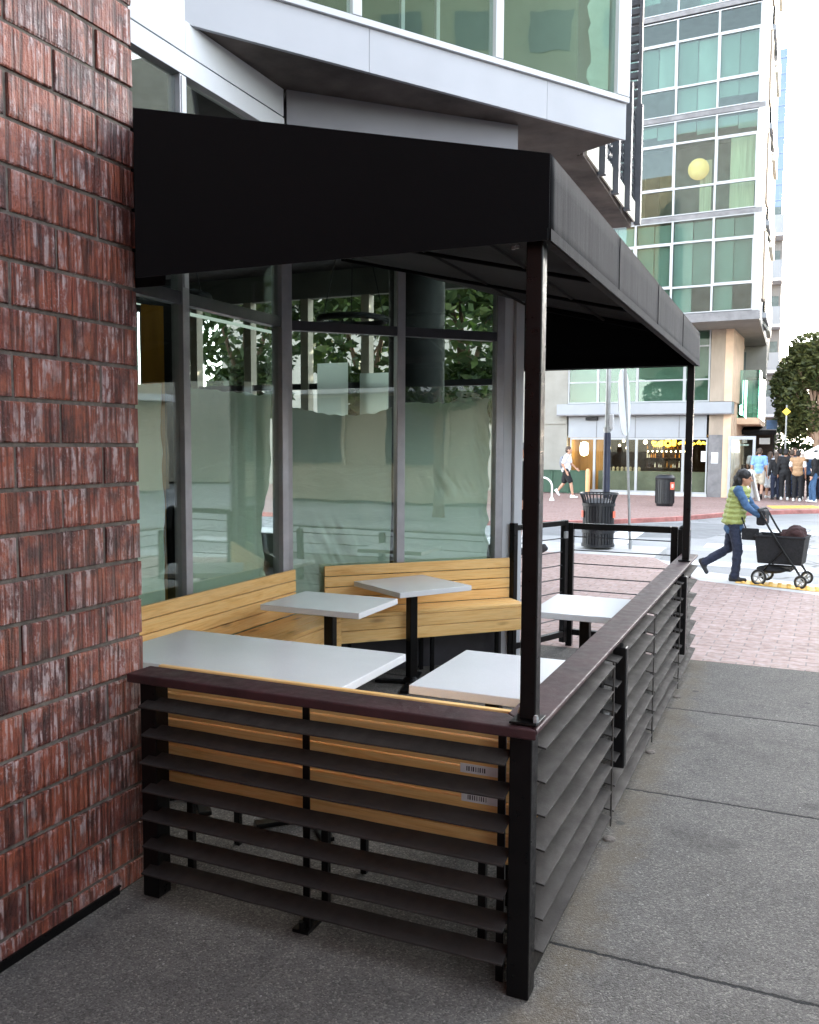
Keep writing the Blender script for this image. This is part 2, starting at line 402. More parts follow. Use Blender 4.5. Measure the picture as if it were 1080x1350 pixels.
M['greenhoard'] = plain('dark_green_painted_boards', (.010,.052,.026), .5, .2, 3)
M['rackwhite'] = plain('white_painted_tube', (.78,.78,.76), .45, .05, 8)
M['orangepost'] = plain('tan_orange_post', (.72,.40,.19), .6, .1, 5)
M['paper'] = plain('white_paper', (.78,.80,.80), .7, .04, 5)
M['umb'] = plain('cream_canvas', (.80,.76,.70), .8, .05, 3)
M['yellow'] = plain('yellow_sign_face', (.85,.60,.06), .5, .05, 4)
M['bluetower'] = plain('blue_glass_tower', (.10,.155,.28), .35, .12, .5)
M['greybld'] = plain('grey_taupe_render', (.24,.225,.215), .8, .12, 2)
M['farglass'] = plain('far_window_glass', (.10,.13,.13), .15, .3, 2)
M['skin'] = plain('skin', (.50,.28,.19), .5, .08, 20, .1, 150)
M['skin2'] = plain('tan_skin', (.42,.22,.14), .5, .08, 20, .1, 150)
M['hairblk'] = plain('black_hair', (.006,.005,.005), .6, .3, 60, .3, 200, 0, .5, (1,1,.2))
M['hairbr'] = plain('brown_hair', (.055,.032,.02), .5, .3, 60, .3, 200, 0, .5, (1,1,.2))
M['vest'] = plain('lime_quilted_nylon', (.31,.355,.11), .5, .12, 9, .25, 50)
M['denim'] = plain('blue_denim', (.045,.105,.21), .8, .2, 14, .2, 260)
M['navyjean'] = plain('dark_navy_jeans', (.016,.022,.045), .85, .3, 14, .2, 260)
M['blackcloth'] = plain('black_cloth', (.010,.010,.012), .85, .3, 14, .2, 200)
M['greycloth'] = plain('grey_cloth', (.20,.21,.24), .85, .2, 14, .2, 200)
M['whitecloth'] = plain('white_cotton', (.74,.76,.80), .85, .05, 10, .2, 120)
M['bluecloth'] = plain('light_blue_cotton', (.20,.36,.66), .85, .12, 10, .2, 120)
M['khaki'] = plain('khaki_cotton', (.46,.40,.31), .85, .12, 10, .2, 120)
M['brownvest'] = plain('brown_gilet', (.36,.22,.12), .8, .15, 10, .2, 120)
M['shoeblk'] = plain('black_shoe', (.012,.012,.014), .5, .2, 20)
M['shoewht'] = plain('white_shoe', (.75,.75,.75), .6, .05, 20)
M['rubber'] = plain('black_rubber', (.012,.012,.012), .75, .2, 30, .2, 200)
M['maroon'] = plain('dark_maroon_fleece', (.035,.012,.011), .9, .3, 30, .5, 120)
M['eye'] = plain('dark_eye', (.01,.008,.006), .2, .1, 10)
M['cream'] = plain('cream_slab_edge', (.70,.66,.56), .7, .08, 2)
M['lattice'] = plain('dark_railing_steel', (.045,.048,.058), .5, .2, 8)
M['bronze'] = plain('east_side_beige_render', (.42,.36,.27), .85, .12, 1)
M['eastwin'] = plain('east_side_window', (.05,.07,.08), .12, .2, 1)

# ------------------------------------------------------------------ camera
F = 1150.0
pitch = math.atan(87/F); roll = R(.3); yaw = math.atan(507/F); H = 1.75
f0 = Vector((-math.sin(yaw), math.cos(yaw), 0)); r0 = Vector((math.cos(yaw), math.sin(yaw), 0)); u0 = Vector((0,0,1))
fw = f0*math.cos(pitch) - u0*math.sin(pitch); up = u0*math.cos(pitch) + f0*math.sin(pitch)
rr = r0*math.cos(roll) + up*math.sin(roll); uu = up*math.cos(roll) - r0*math.sin(roll)
cd = bpy.data.cameras.new('camera'); cam = bpy.data.objects.new('camera', cd); COL.objects.link(cam)
cam.matrix_world = Matrix(((rr.x,uu.x,-fw.x,0),(rr.y,uu.y,-fw.y,0),(rr.z,uu.z,-fw.z,H),(0,0,0,1)))
cd.sensor_fit = 'HORIZONTAL'; cd.sensor_width = 36; cd.lens = 36*F/1080; cd.clip_start = .05; cd.clip_end = 3000
scene.camera = cam

# ------------------------------------------------------------------ light
w = bpy.data.worlds.new('World'); scene.world = w; w.use_nodes = True
nt = w.node_tree; bg = nt.nodes['Background']
sky = nt.nodes.new('ShaderNodeTexSky'); sky.sky_type = 'NISHITA'; sky.sun_disc = False
SUN_EL, SUN_AZ = R(15), R(20)        # azimuth measured from +Y towards +X
sky.sun_elevation = SUN_EL; sky.sun_rotation = SUN_AZ; sky.air_density = 1.0; sky.dust_density = 0.7; sky.ozone_density = 1.0
hs = nt.nodes.new('ShaderNodeHueSaturation'); hs.inputs['Saturation'].default_value = .42
nt.links.new(sky.outputs[0], hs.inputs['Color']); nt.links.new(hs.outputs[0], bg.inputs[0]); bg.inputs[1].default_value = .15
sd = bpy.data.lights.new('sun', 'SUN'); sd.energy = 2.0; sd.angle = R(.6); sd.color = (1,.86,.68)
so = bpy.data.objects.new('sun', sd); COL.objects.link(so); so.location = (30,20,40)
sdir = Vector((math.sin(SUN_AZ)*math.cos(SUN_EL), math.cos(SUN_AZ)*math.cos(SUN_EL), math.sin(SUN_EL)))
so.rotation_euler = sdir.to_track_quat('Z','Y').to_euler()
scene.cycles.caustics_reflective = False; scene.cycles.caustics_refractive = False
scene.view_settings.view_transform = 'Standard'; scene.view_settings.look = 'None'
scene.view_settings.exposure = 3.55; scene.view_settings.gamma = 1

# ------------------------------------------------------------------ ground
RZ = -.10
def struct(name, o): return tag(o, kind='structure')
struct('g', MB().box(-300,300,-300,300,-.5,-.14).build('ground', plain('distant_ground', (.24,.24,.235), .9, .15, .4)))
struct('r', MB().box(-60,60,-40,140,-.13,RZ).build('road', M['road']))
struct('s', MB().box(-3.6,3.4,-14,7.44,-.12,0).build('sidewalk', M['walk']))
pav = [(-30,7.444),(3.4,7.444),(3.4,10.6),(.3,11.4),(-1.1,12.0),(-2.0,14.2),(-30,14.2)]
struct('p', MB().prism(pav, -.12, 0).build('brick_paving', M['pavers']))
def rampz(x, y):                      # the dropped kerb slopes down to the road
    y0 = 12.0 - .42*(x+1.1) if x > -1.1 else 12.0 + (-1.1-x)*2.44
    return -max(0, min(1, (y-y0)/1.55))*.094
mb = MB()
xs = [-2.0,-1.55,-1.1,-.4,.3,1.3,2.3,3.4]
rows = []
for k in range(5):
    rows.append([])
    for x in xs:
        y0 = 12.0 - .42*(x+1.1) if x > -1.1 else 12.0 + (-1.1-x)*2.44
        if x > .3: y0 = 11.4 - .258*(x-.3)
        y = y0 + .004 + k/4*1.55 if x > -1.6 else y0 + .004 + k/4*.3
        rows[-1].append((x, y, -k/4*.094))
vs = [p for r in rows for p in r]; n = len(xs)
mb.add(vs, [(j*n+i, j*n+i+1, (j+1)*n+i+1, (j+1)*n+i) for j in range(4) for i in range(n-1)])
struct('k', mb.build('kerb_ramp', M['kerb']))
struct('k', MB().box(-30,-2.004,14.204,15.6,-.12,.0).build('kerb_strip', M['kerb']))
struct('k', MB().box(-30,-2.004,15.604,15.75,-.12,.004).build('kerb', M['kerb'], bev=.012))
# tactile pads lie on the ramps
mb = MB()
for i in range(14):
    for j in range(5):
        x = -.62+.11*i; y = 12.02 - .30*(x+.62)*.9 + .12*j
        z = -((y-(12.0-.42*(x+1.1) if x<.3 else 11.4-.258*(x-.3)))/1.55)*.094
        mb.lathe([(.028,0),(.022,.008),(.012,.011)], (x+.055,y+.06,z+.007), 8)
pts = []
for (x,dy) in ((-.66,0),(.3,0),(.95,0),(.95,.62),(.3,.62),(-.66,.62)):
    y = 12.02 - .27*(x+.62) + dy; yb = (12.0-.42*(x+1.1) if x<.3 else 11.4-.258*(x-.3))
    pts.append((x,y,-((y-yb)/1.55)*.094+.006))
mb.add(pts, [(0,1,4,5),(1,2,3,4)])
struct('t', mb.build('tactile_paving', M['tactile']))
far = [(-60,19.2),(-7,19.4),(-5.6,19.9),(-4.2,21.1),(-2.8,22.8),(-1.6,25.2),(-.2,26.8),(1.6,28.2),(2.6,30),(2.6,120),(-60,120)]
struct('p', MB().prism(far, -.12, 0).build('far_sidewalk', M['redpave']))
mb = MB()
for a,b in zip(far[:9], far[1:10]):
    mb.wall(a, b, -.12, .006, .16, -.16)
struct('k', mb.build('far_kerb', M['redkerb']))
mb = MB(); mb.add([(-.55,27.2,.005),(.9,28.1,.005),(.55,29.3,.005),(-.75,28.5,.005)], [(0,1,2,3)])
for i in range(9):
    for j in range(6): mb.lathe([(.03,0),(.02,.01)], (-.5+.14*i-.03*j, 27.42+.088*i+.2*j, .006), 6)
struct('t', mb.build('far_tactile_paving', M['tactile']))
mb = MB()
Zp = RZ+.005
def patch(mb, pts): mb.add([(x,y,Zp) for x,y in pts], [tuple(range(len(pts)))])
patch(mb, [(-3.5,16.0),(-2.85,16.0),(-2.95,19.6),(-3.5,19.6)])
patch(mb, [(-1.55,14.35),(4,13.8),(4,14.4),(-1.55,14.95)])
patch(mb, [(-1.5,16.9),(4,16.3),(4,17.0),(-1.5,17.7)])
patch(mb, [(-5.6,16.0),(-5.0,16.0),(-5.1,19),(-5.7,19)]); patch(mb, [(-7.8,16.0),(-7.2,16.0),(-7.3,19),(-7.9,19)])
patch(mb, [(-.9,20.5),(5,19.9),(5,20.5),(-.9,21.1)])
struct('m', mb.build('road_markings', M['paint']))
struct('m', MB().add([(-5.2,17.6,RZ+.004),(-1.6,18.6,RZ+.004),(-.9,22.2,RZ+.004),(-2.4,22.4,RZ+.004),(-4.0,20.9,RZ+.004),(-5.2,19.6,RZ+.004)],[(0,1,2,3,4,5)]).build('road_patch', plain('dark_asphalt_patch',(.17,.175,.18),.8,.2,2,.3,80)))

# ------------------------------------------------------------------ brick wall
bw = thing('brick_wall', 'red ribbed brick wall with white bloom filling the left side of the picture', 'wall', (-2.355,0,0))
BX = -2.355
j_ = lambda: random.choice((.002,.003,.004,.006,.011))*random.uniform(.7,1.2)
mb = MB(); mort = MB()
z0 = -.045; row = 0
while z0 < 6.6:
    ph = .0 if row % 2 == 0 else .195
    y1 = 2.71
    first = True
    while y1 > -5.5:
        L = .386 if not first else (.386 if row % 2 == 0 else .186)
        y0 = y1 - L; first = False
        dx = random.uniform(-.0025,.0025); c = .0035
        # brick with softened arris
        z1 = z0+.135
        zz0 = max(z0, .006)
        mb.box(BX-.09, BX+dx-c, y0+.0, y1, zz0, z1)
        v = [(BX+dx-c,y0,zz0),(BX+dx-c,y1,zz0),(BX+dx-c,y1,z1),(BX+dx-c,y0,z1),(BX+dx,y0+j_(),zz0+j_()),(BX+dx,y1-j_(),zz0+j_()),(BX+dx,y1-j_(),z1-j_()),(BX+dx,y0+j_(),z1-j_())]
        k = len(mb.v); b = k-8
        mb.v += [v[4],v[5],v[6],v[7]]
        # box corner indices: x1 side = 1,2,6,5
        A,B_,C_,D = b+1,b+2,b+6,b+5
        mb.f.remove((b+1,b+2,b+6,b+5))
        mb.f += [(A,B_,k+1,k),(B_,C_,k+2,k+1),(C_,D,k+3,k+2),(D,A,k,k+3),(k,k+1,k+2,k+3)]
        y1 = y0 - .014
    z0 += .150; row += 1
mb.build('brick_courses', M['brick'], bw, world=True)
MB().box(BX-.35, BX-.009, -5.6, 2.702, 0, 6.6).build('mortar_bed', M['mortar'], bw, world=True)
MB().box(BX+.03, 1.0, -2.6, -.7, 0, 6.6).build('added_shade_wall', M['brick'], bw, world=True)  # unseen wall added behind the camera to shade the lower left corner
MB().box(BX+.002, BX+.012, -.69, 2.55, .031, .038).box(BX+.002,BX+.005,-.69,2.55,.0,.03).build('base_trim_and_dark_gap', M['blackmetal'], bw, world=True)  # thin trim; the black strip below paints in the dark gap under it

# ------------------------------------------------------------------ awning
aw = thing('awning', 'black canvas shed awning on steel posts over the patio seats', 'awning', (-.72,2.56,0))
RX, AY0, AY1, AZ = -.685, 2.56, 6.94, 2.36
roofz = lambda x: 2.605 + (RX-x)*.231
T = .006
mb = MB()
nx, ny = 10, 16
# roof fabric, clipped by the diagonal shop window; slightly sagging between the rafters
def clipx(y): return -2.224 if y < 2.72 else (max(-3.40, -3.40+(y-5.62)) if y > 5.62 else -3.40)
vs = []; fs = []
ys_ = [AY0, 2.719, 2.7205]+[2.7205+(AY1-2.7205)*j/(ny-2) for j in range(1,ny-1)]
for j in range(ny+1):
    y = ys_[j]; xl = clipx(y)
    for i in range(nx+1):
        x = RX + (xl-RX)*i/nx
        sag = -.010*abs(math.sin(math.pi*j/ny*4))*math.sin(math.pi*i/nx)
        vs.append((x,y,roofz(x)+sag))
for j in range(ny):
    for i in range(nx): fs.append((j*(nx+1)+i, j*(nx+1)+i+1, (j+1)*(nx+1)+i+1, (j+1)*(nx+1)+i))
mb.add(vs, fs); o = mb.build('roof_fabric', M['fabric'], aw, smooth=True, world=True)
sm = o.modifiers.new('thick','SOLIDIFY'); sm.thickness = T; sm.offset = -1
# side valance with faint ripples
mb = MB(); nn_ = 90; vs = []; fs = []
for j in range(nn_+1):
    y = AY0+.004 + (AY1-AY0-.008)*j/nn_
    for k in range(5):
        z = 2.601 + (AZ-2.601)*k/4
        rip = .0035*(k/4)*noise.noise((0,y*5.5,1.7)) + .002*noise.noise((3,y*17,z*2))
        vs.append((RX+rip, y, z))
for j in range(nn_):
    for k in range(4): fs.append((j*5+k, j*5+k+1, (j+1)*5+k+1, (j+1)*5+k))
mb.add(vs, fs); o = mb.build('side_valance', M['fabric'], aw, smooth=True, world=True)
sm = o.modifiers.new('thick','SOLIDIFY'); sm.thickness = .004; sm.offset = 0
for (y, xl, xr) in ((AY0, -2.224, RX), (AY1, -2.07, RX), (2.735, -3.40, -2.235)):
    mb = MB(); t = .004
    pts = [(xr,AZ),(xl,AZ),(xl,roofz(xl)-.003),(xr,roofz(xr)-.003)]
    mb.add([(x,y-t/2,z) for x,z in pts]+[(x,y+t/2,z) for x,z in pts], [(0,1,2,3),(7,6,5,4),(0,4,5,1),(1,5,6,2),(2,6,7,3),(3,7,4,0)])
    mb.build('end_panel', M['fabric'], aw, world=True)
MB().box(RX+.0025,RX+.0055,AY0+.003,AY1-.003,AZ-.004,AZ+.030).build('hem', M['fabric'], aw, world=True)
MB().box(-2.222,RX-.004,AY0-.0055,AY0-.0025,AZ-.004,AZ+.030).build('hem', M['fabric'], aw, world=True)
for y in (3.66,4.76,5.86): MB().box(RX+.003,RX+.0055,y-.009,y+.009,AZ+.031,2.598).build('seam', M['fabric'], aw, world=True)
fr = MB()
for y in (AY0+.03, 3.65, 4.75, 5.85, AY1-.03):
    xl = clipx(y)+.03
    fr.cyl((RX-.03,y,2.565),(xl,y,roofz(xl)-.04),.0125,n=8)
for z in (AZ+.02, 2.56): fr.box(RX-.04,RX-.012,AY0+.012,AY1-.012,z-.014,z+.014)
fr.box(-2.21,RX-.05,AY0+.012,AY0+.04,AZ+.006,AZ+.034); fr.box(-2.05,RX-.05,AY1-.04,AY1-.012,AZ+.006,AZ+.034)
for xm in (-1.4,-2.0): fr.cyl((xm,AY0+.03,roofz(xm)-.035),(xm,min(AY1-.03, 5.5+(xm+3.4)),roofz(xm)-.035),.010,n=8)
fr.build('frame', M['fabric'], aw, world=True)
MB().box(-.765,-.713,2.60,2.652,.895,2.55).build('post', M['blackmetal'], aw, bev=.004, world=True)
MB().box(-.765,-.713,6.93-.03,6.93+.022,.890,2.55).build('post', M['blackmetal'], aw, bev=.004, world=True)
for y in (2.57,6.87): MB().box(-.79,-.70,y,y+.11,.886,.894).build('base_plate', M['blackmetal'], aw, bev=.003, world=True)
for x,y in ((-.708,2.588),(-.778,2.66)): MB().lathe([(.010,0),(.010,.012),(.006,.022)],(x,y,.895),6).build('bolt', M['galv'], aw, world=True)
for x,y in ((-.80,2.62),(-.815,2.63)): MB().lathe([(.006,0),(.006,.01)],(x,y,AZ-.006),6).build('screw', M['galv'], aw, world=True)

# ------------------------------------------------------------------ louvred fences
RT = .882
fn = thing('louvred_fence', 'dark slatted fence panel facing us with oxblood rail beside the brick wall', 'fence', (-1.5,2.6,0))
MB().prism([(-2.298,2.55),(-.695,2.55),(-.83,2.685),(-2.298,2.685)], RT-.034, RT).build('top_rail', M['rail'], fn, bev=.005, world=True)
MB().box(-2.262,-2.188,2.582,2.657,0,RT-.034).build('post', M['blackmetal'], fn, bev=.004, world=True)
MB().box(-.785,-.712,2.563,2.635,0,RT-.034).build('post', M['blackmetal'], fn, bev=.004, world=True)
def slat(axis, a, b, c, z, w=.088, t=.007, tilt=R(14), outward=-1):
    """a flat bar from a to b along the axis, its outer edge tipped down; c = centre across"""
    mb = MB(); n = 12; vs = []; fs = []
    for i in range(n+1):
        s = a+(b-a)*i/n; sag = -.004*math.sin(math.pi*i/n)*random.uniform(.2,1)
        for (u, vv) in ((-w/2,t/2),(w/2,t/2),(w/2,-t/2),(-w/2,-t/2)):
            du = u*math.cos(tilt); dz = -u*math.sin(tilt) + vv + sag
            vs.append((s, c+outward*du, z+dz) if axis == 'x' else (c+outward*du, s, z+dz))
    for i in range(n):
        for k in range(4): fs.append((i*4+k, i*4+(k+1)%4, (i+1)*4+(k+1)%4, (i+1)*4+k))
    fs += [(0,1,2,3),(n*4+3,n*4+2,n*4+1,n*4)]
    return mb.add(vs, fs)
for k in range(7):
    z = .775-.108*k
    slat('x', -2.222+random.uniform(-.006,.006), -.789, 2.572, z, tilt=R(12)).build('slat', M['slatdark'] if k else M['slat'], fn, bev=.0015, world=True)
for xx in (-1.556, -.828):
    MB().box(xx-.013,xx+.013,2.625,2.633,.0,RT-.036).build('flat_bar', M['blackmetal'], fn, world=True)
MB().box(-1.60,-1.535,2.60,2.70,0,.012).cyl((-1.57,2.62,.012),(-1.57,2.62,.035),.014).build('foot', M['blackmetal'], fn, world=True)
mb = MB()
for xx in (-1.556,-.828):
    for k in range(7): mb.box(xx-.02, xx+.02, 2.607, 2.624, .755-.108*k, .772-.108*k)
mb.build('bracket', M['galv'], fn, world=True)

fs_ = thing('louvred_fence', 'long dark slatted fence with oxblood rail running away along the sidewalk', 'fence', (-.74,5,0))
MB().prism([(-.695,2.554),(-.695,7.42),(-.83,7.42),(-.83,2.689)], RT-.018, RT-.001).build('top_rail', M['rail'], fs_, bev=.005, world=True)
for yy in (3.83, 5.05, 6.27, 7.385):
    MB().box(-.80,-.745,yy-.03,yy+.03,0,RT-.036).build('post', M['blackmetal'], fs_, bev=.004, world=True)
secs = [(2.645,3.80),(3.86,5.03),(5.08,6.24),(6.31,7.36)]
for (a,b) in secs:
    for k in range(7):
        z = .80-.113*k
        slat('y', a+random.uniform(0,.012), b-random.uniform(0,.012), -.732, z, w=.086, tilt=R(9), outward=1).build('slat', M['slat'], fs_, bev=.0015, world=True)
for yy in (4.0, 6.42):
    MB().box(-.735,-.672,yy-.012,yy+.045,.27,.835).build('cover_plate', M['blackmetal'], fs_, bev=.006, world=True)
    MB().cyl((-.70,yy+.015,.835),(-.70,yy+.015,.852),.008,n=8).build('bolt', M['blackmetal'], fs_, world=True)
for yy in (3.83,5.05,6.27): MB().box(-.700,-.694,yy-.008,yy+.008,.06,.80).build('slat_strip', M['slat'], fs_, world=True)
for yy in (3.83,5.05,6.27): MB().lathe([(.030,0),(.026,.008),(.012,.012)],(-.700,yy-.01,0.0),10).build('grout_pad', M['mortar'], fs_, world=True)
MB().box(-.735,-.722,2.66,2.92,.03,.115).build('kick_plate', M['blackmetal'], fs_, bev=.003, world=True)

# ------------------------------------------------------------------ cable railing and gate at the far end
cr = thing('cable_railing', 'black cable railing with thin steel wires at the far end of the patio', 'railing', (-1.33,7.55,0))
p = MB()
MB().box(-1.80,-1.745,7.50,7.555,0,1.09).build('post', M['blackmetal'], cr, bev=.004, world=True)
MB().box(-.925,-.87,7.50,7.555,0,1.09).build('post', M['blackmetal'], cr, bev=.004, world=True)
for z0,z1 in ((1.035,1.088),(.10,.15)): MB().box(-1.744,-.926,7.502,7.553,z0,z1).build('frame_rail', M['blackmetal'], cr, bev=.003, world=True)
for k in range(7): MB().cyl((-1.744,7.527,.26+.118*k),(-.926,7.527,.26+.118*k-.002),.0050,n=6).build('wire', M['wire'], cr, world=True)
MB().box(-.862,-.77,7.46,7.55,0,1.075).ball((-.816,7.505,1.075),(.046,.045,.035)).build('end_post', M['blackmetal'], cr, bev=.004, world=True)
ga = thing('gate', 'small black cable gate standing beside the white column', 'gate', (-2.08,6.78,0), math.atan2(.72,.28))
GL = .76
MB().box(0,.05,-.025,.025,.04,1.13).build('post', M['blackmetal'], ga, bev=.004)
MB().box(GL-.05,GL,-.025,.025,.04,1.115).build('post', M['blackmetal'], ga, bev=.004)
for z0,z1 in ((1.07,1.113),(.09,.14)): MB().box(.05,GL-.05,-.023,.023,z0,z1).build('frame_rail', M['blackmetal'], ga, bev=.003)
for k in range(7): MB().cyl((.05,0,.25+.118*k),(GL-.05,0,.25+.118*k),.0050,n=6).build('wire', M['wire'], ga)
MB().box(GL-.075,GL-.03,-.045,-.026,.96,1.02).build('latch', M['galv'], ga, bev=.003)

# ------------------------------------------------------------------ benches
def bench(L, top, label, loc, rz, depth=.42, apron=2, nback=4, low=.52, seat=None):
    seat = low if seat is None else seat
    t = thing('wood_bench', label, 'bench', loc, rz, 'built-in timber benches on the patio')
    mb = MB(); hb = (top-low)/nback
    for k in range(nback):
        e = random.uniform(-.004,.004); mb.box(0+max(0,e), L+min(0,e), -.024+random.uniform(-.001,.001), 0, low+hb*k+.003, low+hb*(k+1)-.003)
    mb.build('backrest', M['wood'], t, bev=.003)
    mb = MB(); n = 3; d = (depth-.026)/n
    for k in range(n): mb.box(0, L, -.026-d*(k+1)+.003, -.026-d*k-.003, seat-.025, seat+random.uniform(-.001,.001))
    mb.build('seat', M['wood'], t, bev=.003)
    mb = MB()
    for k in range(apron): mb.box(0, L, -depth, -depth+.022, seat-.028-.092*(k+1)+.004, seat-.028-.092*k)
    mb.build('apron', M['wood'], t, bev=.003)
    m = max(2, int(L/.62)+1)
    xs = [.12+(L-.24)*i/(m-1) for i in range(m)]
    for x in xs:
        MB().box(x-.014,x+.014,-depth+.024,-depth+.05,0,seat-.03).build('leg', M['blackmetal'], t, bev=.002)
        MB().box(x-.014,x+.014,-.055,-.030,0,seat-.03).build('leg', M['blackmetal'], t, bev=.002)
    mb = MB()
    for x in xs: mb.box(x-.012,x+.012,-depth+.05,-.056,seat-.055,seat-.03)
    mb.build('bearer', M['blackmetal'], t)
    return t
bench(2.45, .85, 'long pine bench against the window next to the brick wall', (-3.33,3.0,0), R(90), .40)
bench(1.56, .85, 'angled pine bench under the diagonal shop window', (-3.215,5.695,0), R(45), .30)
fb = bench(1.48, .875, 'pine bench with its back turned to the front fence and sticker labels on it', (-.82,2.735,0), R(180), .40, 1, 5, .34, .46)
mb = MB(); ink = MB()
for (x, z) in ((.05,.640),(.045,.540)):
    mb.box(x, x+.14, .0008, .0022, z, z+.032)
    for q in range(9): ink.box(x+.05+q*.008, x+.05+q*.008+random.uniform(.002,.005), .0022, .003, z+.008, z+.024)
mb.build('sticker', M['labelw'], fb); ink.build('barcode', M['ink'], fb)

# ------------------------------------------------------------------ tables
def table(sx, sy, label, loc, rz=0, base=True, two=False):
    t = thing('cafe_table', label, 'table', loc, rz, 'grey topped cafe tables')
    MB().box(-sx/2,sx/2,-sy/2,sy/2,.712,.75).build('table_top', M['table'], t, bev=.004)
    xs = (-sx/4, sx/4) if two else (0,)
    for x in xs:
        MB().box(x-.032,x+.032,-.032,.032,.02,.70).build('pedestal', M['blackmetal'], t, bev=.006)
        mb = MB()
        for a in (0, math.pi/2):
            mb.box(-.27,.27,-.03,.03,.004,.024, Matrix.Translation((x,0,0)) @ Matrix.Rotation(a+R(45),4,'Z'))
        mb.lathe([(.07,.024),(.05,.05),(.034,.06)],(x,0,0),16)
        mb.build('base', M['blackmetal'], t, bev=.004)
        MB().box(x-.16,x+.16,-.05,.05,.700,.712).box(x-.05,x+.05,-.16,.16,.7005,.7118).build('mounting_plate', M['blackmetal'], t)
    return t
table(1.32, .66, 'wide rectangular grey table in front, ending at the brick wall', (-2.345,3.46,0), 0, two=True)
table(.70, .56, 'small grey table between the wide table and the window bench', (-2.705,4.88,0))
table(.62, .62, 'grey table turned diagonally before the angled bench', (-2.53,5.79,0), R(-32))
table(.52, .70, 'pale table beside the near awning post and the corner of the rails', (-1.19,3.64,0))
table(.54, .68, 'pale table by the far side rail in front of the wire railing', (-1.18,5.45,0))

# ------------------------------------------------------------------ own corner building (behind the patio)
cb = thing('corner_building', 'white framed corner building with film covered shop windows and an overhanging upper bay', 'building', (-3.45,5.53,0))
XA = -3.45
cA, cB_ = Vector((-3.45,5.53)), Vector((-2.06,6.92))
dB = (cB_-cA).normalized(); nB = Vector((dB.y,-dB.x))       # outward normal (towards +x,-y)
Bp = lambda s, o=0: tuple(cA + dB*s + nB*o)
def part(name, mb, m, **k): return mb.build(name, m, cb, world=True, **k)
ZT = 2.645
# left (A) glazing: frames
for y in (2.76, 4.375):
    part('mullion', MB().box(XA-.06,XA+.03,y-.032,y+.032,.30,3.95), M['silver'], bev=.003)
part('corner_mullion', MB().prism([(XA-.06,5.46),(XA+.03,5.46),(XA+.045,5.515),Bp(.055,.03),Bp(.055,-.05),(XA-.06,5.56)], .0, 3.95), M['silver'], bev=.003)
for (a,b) in ((2.793,4.342),(4.408,5.459)):
    part('transom', MB().box(XA-.05,XA+.025,a,b,ZT-.045,ZT+.03), M['greyframe'], bev=.003)
    part('sill', MB().box(XA-.05,XA+.03,a,b,.30,.36), M['greyframe'], bev=.003)
    part('pane', MB().box(XA-.012,XA-.004,a+.001,b-.001,.361,ZT-.046), M['glass'])
    part('pane', MB().box(XA-.012,XA-.004,a+.001,b-.001,ZT+.031,3.94), M['glass'])
part('window_head', MB().box(XA-.06,XA+.035,2.71,5.50,3.952,4.075), M['white'], bev=.003)
part('wall_panel', MB().box(XA-.06,XA+.03,2.71,4.40,4.088,7.4), M['white'])
part('wall_panel', MB().box(XA-.06,XA+.028,4.404,5.50,4.088,4.276), M['white'])
part('base_wall', MB().box(XA-.06,XA+.015,2.72,5.458,0,.298).wall(Bp(.06),Bp(1.80),0,.298,.06,-.02), M['greyframe'])
for y in (4.375,):
    part('mullion_cap', MB().box(XA+.031,XA+.036,y-.02,y+.02,2.70,3.94), M['white'])
# diagonal (B) glazing
for s in (.91, 1.76):
    part('mullion', MB().wall(Bp(s-.032),Bp(s+.032),.30,3.6,.09,-.03), M['silver'], bev=.003)
for (a,b) in ((.058,.877),(.943,1.727)):
    part('transom', MB().wall(Bp(a),Bp(b),2.59,2.66,.075,-.025), M['greyframe'], bev=.003)
    part('sill', MB().wall(Bp(a),Bp(b),.30,.36,.08,-.03), M['greyframe'], bev=.003)
    part('pane', MB().wall(Bp(a+.001),Bp(b-.001),.361,2.589,.008,.004), M['glass'])
    part('pane', MB().wall(Bp(a+.001),Bp(b-.001),2.661,3.27,.008,.004), M['glass'])
part('wall_panel', MB().wall(Bp(.02),Bp(1.875),3.275,4.275,.08,-.05), plain('soffit_shaded_panel',(.20,.195,.215),.5,.06,1.5))  # shade under the soffit is put into this darker panel colour
part('corner_column', MB().wall(Bp(1.797),Bp(1.875),0,3.272,.10,-.02), M['white'], bev=.003)
part('corner_column', MB().prism([Bp(1.882,.06),Bp(1.955,.06),Bp(1.955,-.16),Bp(1.882,-.16)], 0, 3.9), M['white'], bev=.004)
# north return glazing
NR0, NR1 = Vector(Bp(1.98,-.17)), Vector((-3.25,10.3))
for k in range(4):
    q = NR0.lerp(NR1, k/3); d = (NR1-NR0).normalized()*.03
    part('mullion', MB().wall(q-d, q+d, 0, 4.27, .08, -.0), M['white'])
for k in range(3):
    a = NR0.lerp(NR1, k/3+.012); b = NR0.lerp(NR1, (k+1)/3-.012)
    part('pane', MB().wall(a,b,.3,4.0,.008,.03), M['glass'])
    part('base_wall', MB().wall(a,b,0,.298,.06,.01).wall(a,b,4.002,4.27,.06,.01), M['white'])
